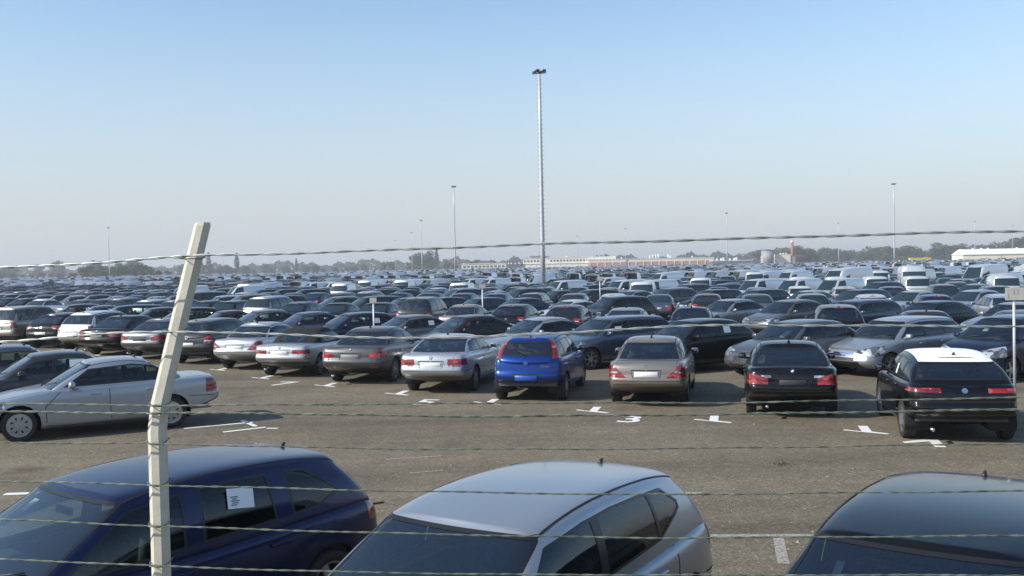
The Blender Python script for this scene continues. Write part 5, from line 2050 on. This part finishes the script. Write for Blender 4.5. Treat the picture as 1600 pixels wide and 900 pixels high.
part_box('annexe', b6, (6.2, 4, 3.0), (3.2, 7, 6.0), 'tankm')
for x in (-1.2, .8, 2.6):
    part_box('roof_vent', b6, (x, 3, 7.5), (.8, .8, .9), 'offwhite')
ch = new_obj('brick_chimney', None, None, 'slender red chimney with a white top', 'chimney')
ch.location = (186.6, 655, 0)
bm = bmesh.new()
tube(bm, [(0, 0, 0), (0, 0, 14.6)], [1.15, .85], 14)
new_obj('stack', mesh_of(bm, 'stack', M['stackred']), ch)
bm = bmesh.new()
tube(bm, [(0, 0, 14.6), (0, 0, 16.0)], [.95, .95], 14)
new_obj('stack_top', mesh_of(bm, 'stack_top', M['offwhite']), ch)
b7 = new_obj('cream_shed', None, None, 'long cream shed with a pitched roof at the right edge', 'building')
b7.location = (268, 522, 0)
b7.rotation_euler = (0, 0, R(-4))
bm = bmesh.new()
box(bm, (0, 8, 2.1), (56, 16, 4.2))
new_obj('wall', mesh_of(bm, 'wall', M['cream'], False), b7)
bm = bmesh.new()
q = [(-28.4, -.5, 4.15), (28.4, -.5, 4.15), (28.4, 16.5, 4.15), (-28.4, 16.5, 4.15), (-26.8, 6.5, 7.1), (28.4, 6.5, 7.1), (28.4, 9.5, 7.1), (-26.8, 9.5, 7.1)]
vv = [bm.verts.new(p) for p in q]
for f in ((0, 1, 5, 4), (2, 3, 7, 6), (4, 5, 6, 7), (3, 0, 4, 7), (1, 2, 6, 5)):
    bm.faces.new([vv[i] for i in f])
new_obj('roof', mesh_of(bm, 'roof', M['offwhite'], False), b7)
for g in range(5):
    for k in range(3):
        part_box('window', b7, (-19 + g * 9.4 + k * 1.5, -.06, 1.7), (.9, .12, .9), 'pane')
for x in (-8.5, 10):
    part_box('downpipe', b7, (x, -.08, 2.1), (.18, .16, 4.1), 'tankm')
for x in (-20, -15.5, -12, 3, 14):
    part_box('roof_vent', b7, (x, 8, 7.3), (.8, .8, .7), 'offwhite')
ct = new_obj('yellow_container', None, None, 'yellow container standing among the far cars', 'container')
ct.location = (232, 560, 0)
bm = bmesh.new()
box(bm, (0, 0, 1.6), (12, 2.5, 3.0))
for k in range(20):
    box(bm, (-5.7 + k * .6, -1.29, 1.6), (.28, .08, 2.8))
new_obj('shell', mesh_of(bm, 'shell', mat('yellow_paint', (.62, .50, .05), .6), False), ct)

for o in (b1, b2, b3):
    o.scale = (1, 1, 1.2)

# ------------------------------------------------------------------ trees
M['bark'] = vary(mat('bark', rough=.95), 3, (0.05, 0.04, 0.03), (0.09, 0.075, 0.055))
def leaf_mat(name, lo, hi):
    return vary(mat(name, rough=.8, spec=.2), .5, lo, hi)
M['leaf_a'] = leaf_mat('leaf_green', (0.035, 0.055, 0.022), (0.075, 0.095, 0.035))
M['leaf_b'] = leaf_mat('leaf_olive', (0.060, 0.065, 0.025), (0.115, 0.105, 0.045))
M['leaf_c'] = leaf_mat('leaf_dark', (0.022, 0.040, 0.018), (0.050, 0.070, 0.030))
def tree_meshes(kind, seed, leaf):
    rg = random.Random(seed)
    bm = bmesh.new()
    limbs = []
    if kind == 'poplar':
        H_, R_ = 20, 2.3
        tube(bm, [(0, 0, 0), (0, 0, 10), (0, 0, 18)], [.35, .22, .06], 7)
        blobs = [(0, 0, 4 + k * 1.5, R_ * (1 - abs(k - 3.5) / 9), 1.6) for k in range(10)]
    else:
        H_ = 12
        tube(bm, [(0, 0, 0), (.1, 0, 2.5), (.0, .1, 5.5), (.1, .1, 9)], [.42, .34, .22, .06], 7)
        blobs = [(0, 0, 7.5, 3.4, 3.0)]
        for k in range(7):
            a = 6.28 * k / 7 + rg.random()
            blobs.append((2.6 * math.cos(a), 2.6 * math.sin(a), rg.uniform(1.0, 3.0), rg.uniform(1.4, 2.2), rg.uniform(1.2, 1.9)))
        for k in range(9):
            a = rg.random() * 6.28
            rr_ = rg.uniform(1.6, 3.9)
            z = rg.uniform(3.2, 10.2)
            blobs.append((rr_ * math.cos(a), rr_ * math.sin(a), z, rg.uniform(1.5, 2.5), rg.uniform(1.3, 2.1)))
            tube(bm, [(0, 0, z * .45), (rr_ * .5 * math.cos(a), rr_ * .5 * math.sin(a), z * .75), (rr_ * .9 * math.cos(a), rr_ * .9 * math.sin(a), z)], [.16, .10, .03], 5)
    trunk = mesh_of(bm, 'trunk', M['bark'])
    V, F = [], []
    for bx_, by_, bz_, br, bh in blobs:
        n = int(70 * br * bh / 2)
        for k in range(n):
            d = Vector((rg.gauss(0, 1), rg.gauss(0, 1), rg.gauss(0, 1))).normalized()
            q = rg.uniform(.55, 1.08)
            p = Vector((bx_ + d.x * br * q, by_ + d.y * br * q, bz_ + d.z * bh * q))
            s = rg.uniform(.22, .55)
            u = Vector((rg.gauss(0, 1), rg.gauss(0, 1), rg.gauss(0, 1))).normalized()
            v = u.cross(d)
            if v.length < .1:
                continue
            v.normalize()
            n0 = len(V)
            V += [tuple(p + u * s), tuple(p + v * s * .8), tuple(p - u * s), tuple(p - v * s * .7)]
            F.append((n0, n0 + 1, n0 + 2, n0 + 3))
    me = bpy.data.meshes.new('crown')
    me.from_pydata(V, [], F)
    me.materials.append(M[leaf])
    return trunk, me
TREE = {'round': [tree_meshes('round', s, l) for s, l in ((1, 'leaf_a'), (2, 'leaf_b'), (3, 'leaf_c'), (4, 'leaf_a'), (5, 'leaf_b'))], 'poplar': [tree_meshes('poplar', 7, 'leaf_c'), tree_meshes('poplar', 8, 'leaf_a')]}
TREES = []
def ordinal_big(n):
    tens = {6: 'sixty', 7: 'seventy', 8: 'eighty', 9: 'ninety'}
    if n >= 100:
        k = n - 100 * (n // 100)
        h = {1: 'one', 2: 'two'}[n // 100] + '-hundred'
        return h + 'th' if k == 0 else h + '-and-' + (ordinal(k) if k < 60 else ordinal_big(k))
    return tens[n // 10] + '-' + ORD[n % 10] if n % 10 else tens[n // 10][:-1] + 'ieth'
def tree_at(kind, px, top_px, Z, wid=1.0):
    """px, top in picture terms turned once into a place on the ground and a height"""
    # bearing of the column at distance Z, height of its top above the camera's own level
    hz = 431 - .0195 * px
    x = (px - 800) / FPX * Z
    hgt = max(4.0, CAM_H + (hz - top_px) / FPX * Z)
    TREES.append((kind, x, Z, hgt, wid))
rt = random.Random(55)
# dark hedge at the left, in front of the haze
for px in range(118, 262, 11):
    tree_at('round', px + rt.uniform(-4, 4), 416 + rt.uniform(-6, 4) + (10 if px > 245 or px < 125 else 0), 560 + rt.uniform(-25, 40), 1.35)
for px in range(-10, 120, 15):
    tree_at('round', px, 428 + rt.uniform(-5, 4), 720 + rt.uniform(-40, 40), 1.4)
for px, tp, Z, wd in ((60, 412, 1000, 1.1), (95, 404, 980, .8), (88, 407, 990, .8), (10, 416, 950, 1.4), (22, 418, 950, 1.3), (150, 406, 900, 1.1), (215, 404, 900, 1.3), (205, 408, 900, 1.2), (330, 412, 900, .8)):
    tree_at('round', px, tp, Z, wd)
for px, tp, Z in ((327, 392, 880), (317, 408, 880), (371, 393, 860), (464, 403, 900), (683, 387, 800)):
    tree_at('poplar', px, tp, Z, 1.15)
for px in range(285, 800, 16):
    tree_at('round', px + rt.uniform(-5, 5), 417 + rt.uniform(-6, 5) - (px - 285) * .006, 900 + rt.uniform(-60, 120), 1.5)
for px, tp in ((342, 420), (357, 414), (600, 410), (612, 408), (655, 394), (668, 391), (650, 398), (700, 407), (742, 405), (770, 406), (710, 410)):
    tree_at('round', px, tp, 830, 1.1)
for px in range(805, 1180, 21):
    tree_at('round', px, 405 + rt.uniform(-4, 4) - (px - 805) * .012, 1150 + rt.uniform(-80, 100), 1.7)
for px, tp, Z, wd in ((948, 399, 900, 1.5), (960, 401, 900, 1.3), (1222, 386, 780, 1.3), (1250, 382, 760, 1.4), (1262, 384, 770, 1.4), (1275, 392, 780, 1.2)):
    tree_at('round', px, tp, Z, wd)
for px in range(1190, 1620, 14):
    tree_at('round', px + rt.uniform(-4, 4), 391 + rt.uniform(-5, 4) - (px - 1190) * .018, 880 + rt.uniform(-70, 90), 1.5)
for px, tp in ((1388, 384), (1430, 381), (1470, 378), (1500, 380), (1555, 374), (1585, 371), (1600, 369)):
    tree_at('round', px, tp, 820, 1.4)
TREES.sort(key=lambda t: t[1] / t[2])
for n, (kind, x, y, hgt, wd) in enumerate(TREES, 1):
    tr, crn = rt.choice(TREE[kind])
    base = 20.0 if kind == 'poplar' else 12.0
    e = new_obj('poplar_tree' if kind == 'poplar' else 'broadleaf_tree', None, None, '%s on the hazy skyline, %s tree from the left' % ('slim upright poplar' if kind == 'poplar' else ('tall round-crowned tree' if hgt > 17 else 'low bushy tree' if hgt < 9 else 'round-crowned tree'), ordinal_big(n) if n > 59 else ordinal(n)), 'tree', 'trees along the skyline')
    e.location = (x, y, 0)
    s = hgt / base
    e.scale = (s * wd, s * wd, s)
    e.rotation_euler = (0, 0, rt.random() * 6.28)
    new_obj('trunk', tr, e)
    new_obj('crown', crn, e)

# the wood far behind that reads as one band
def far_wood():
    rg = random.Random(91)
    V, F = [], []
    for k in range(15000):
        a = R(rg.uniform(-31, 31))
        D = rg.uniform(1230, 1420)
        x, y = D * math.sin(a) / math.cos(a) * .98, D
        dg_ = math.degrees(a)
        top = 11 + 2.5 * math.sin(dg_ * 1.3) + 1.8 * math.sin(dg_ * 3.7 + 1) + 1.2 * math.sin(dg_ * 9.1) + (3 if dg_ > 12 else 0)
        z = top * rg.random() ** .8
        s = rg.uniform(1.0, 2.4)
        u = Vector((rg.gauss(0, 1), rg.gauss(0, .4), rg.gauss(0, 1))).normalized() * s
        v = Vector((u.z, rg.gauss(0, .5), -u.x)) * .8
        p = Vector((x, y, z))
        n0 = len(V)
        V.extend(tuple(q) for q in (p + u, p + v, p - u, p - v))
        F.append((n0, n0 + 1, n0 + 2, n0 + 3))
    me = bpy.data.meshes.new('far_wood')
    me.from_pydata(V, [], F)
    me.materials.append(M['leaf_c'])
    new_obj('far_wood', me, None, 'pale band of far woodland along the horizon', 'wood', kind='stuff')
far_wood()

# ------------------------------------------------------------------ haze
bm = bmesh.new()
box(bm, (0, G0 / 2 - 45, 17.5), (2 * G0 + 60, G0 + 150, 37))
hm = bpy.data.materials.new('haze')
hm.use_nodes = True
hn = hm.node_tree
hn.nodes.remove(hn.nodes['Principled BSDF'])
pv = hn.nodes.new('ShaderNodeVolumePrincipled')
pv.inputs['Color'].default_value = (0.85, 0.88, 0.93, 1)
pv.inputs['Density'].default_value = 0.00044
pv.inputs['Anisotropy'].default_value = 0.15
hn.links.new(pv.outputs[0], hn.nodes['Material Output'].inputs['Volume'])
haze = new_obj('haze', mesh_of(bm, 'haze', hm, False), kind='stuff', label='thin pale haze over the whole car park', cat='haze')
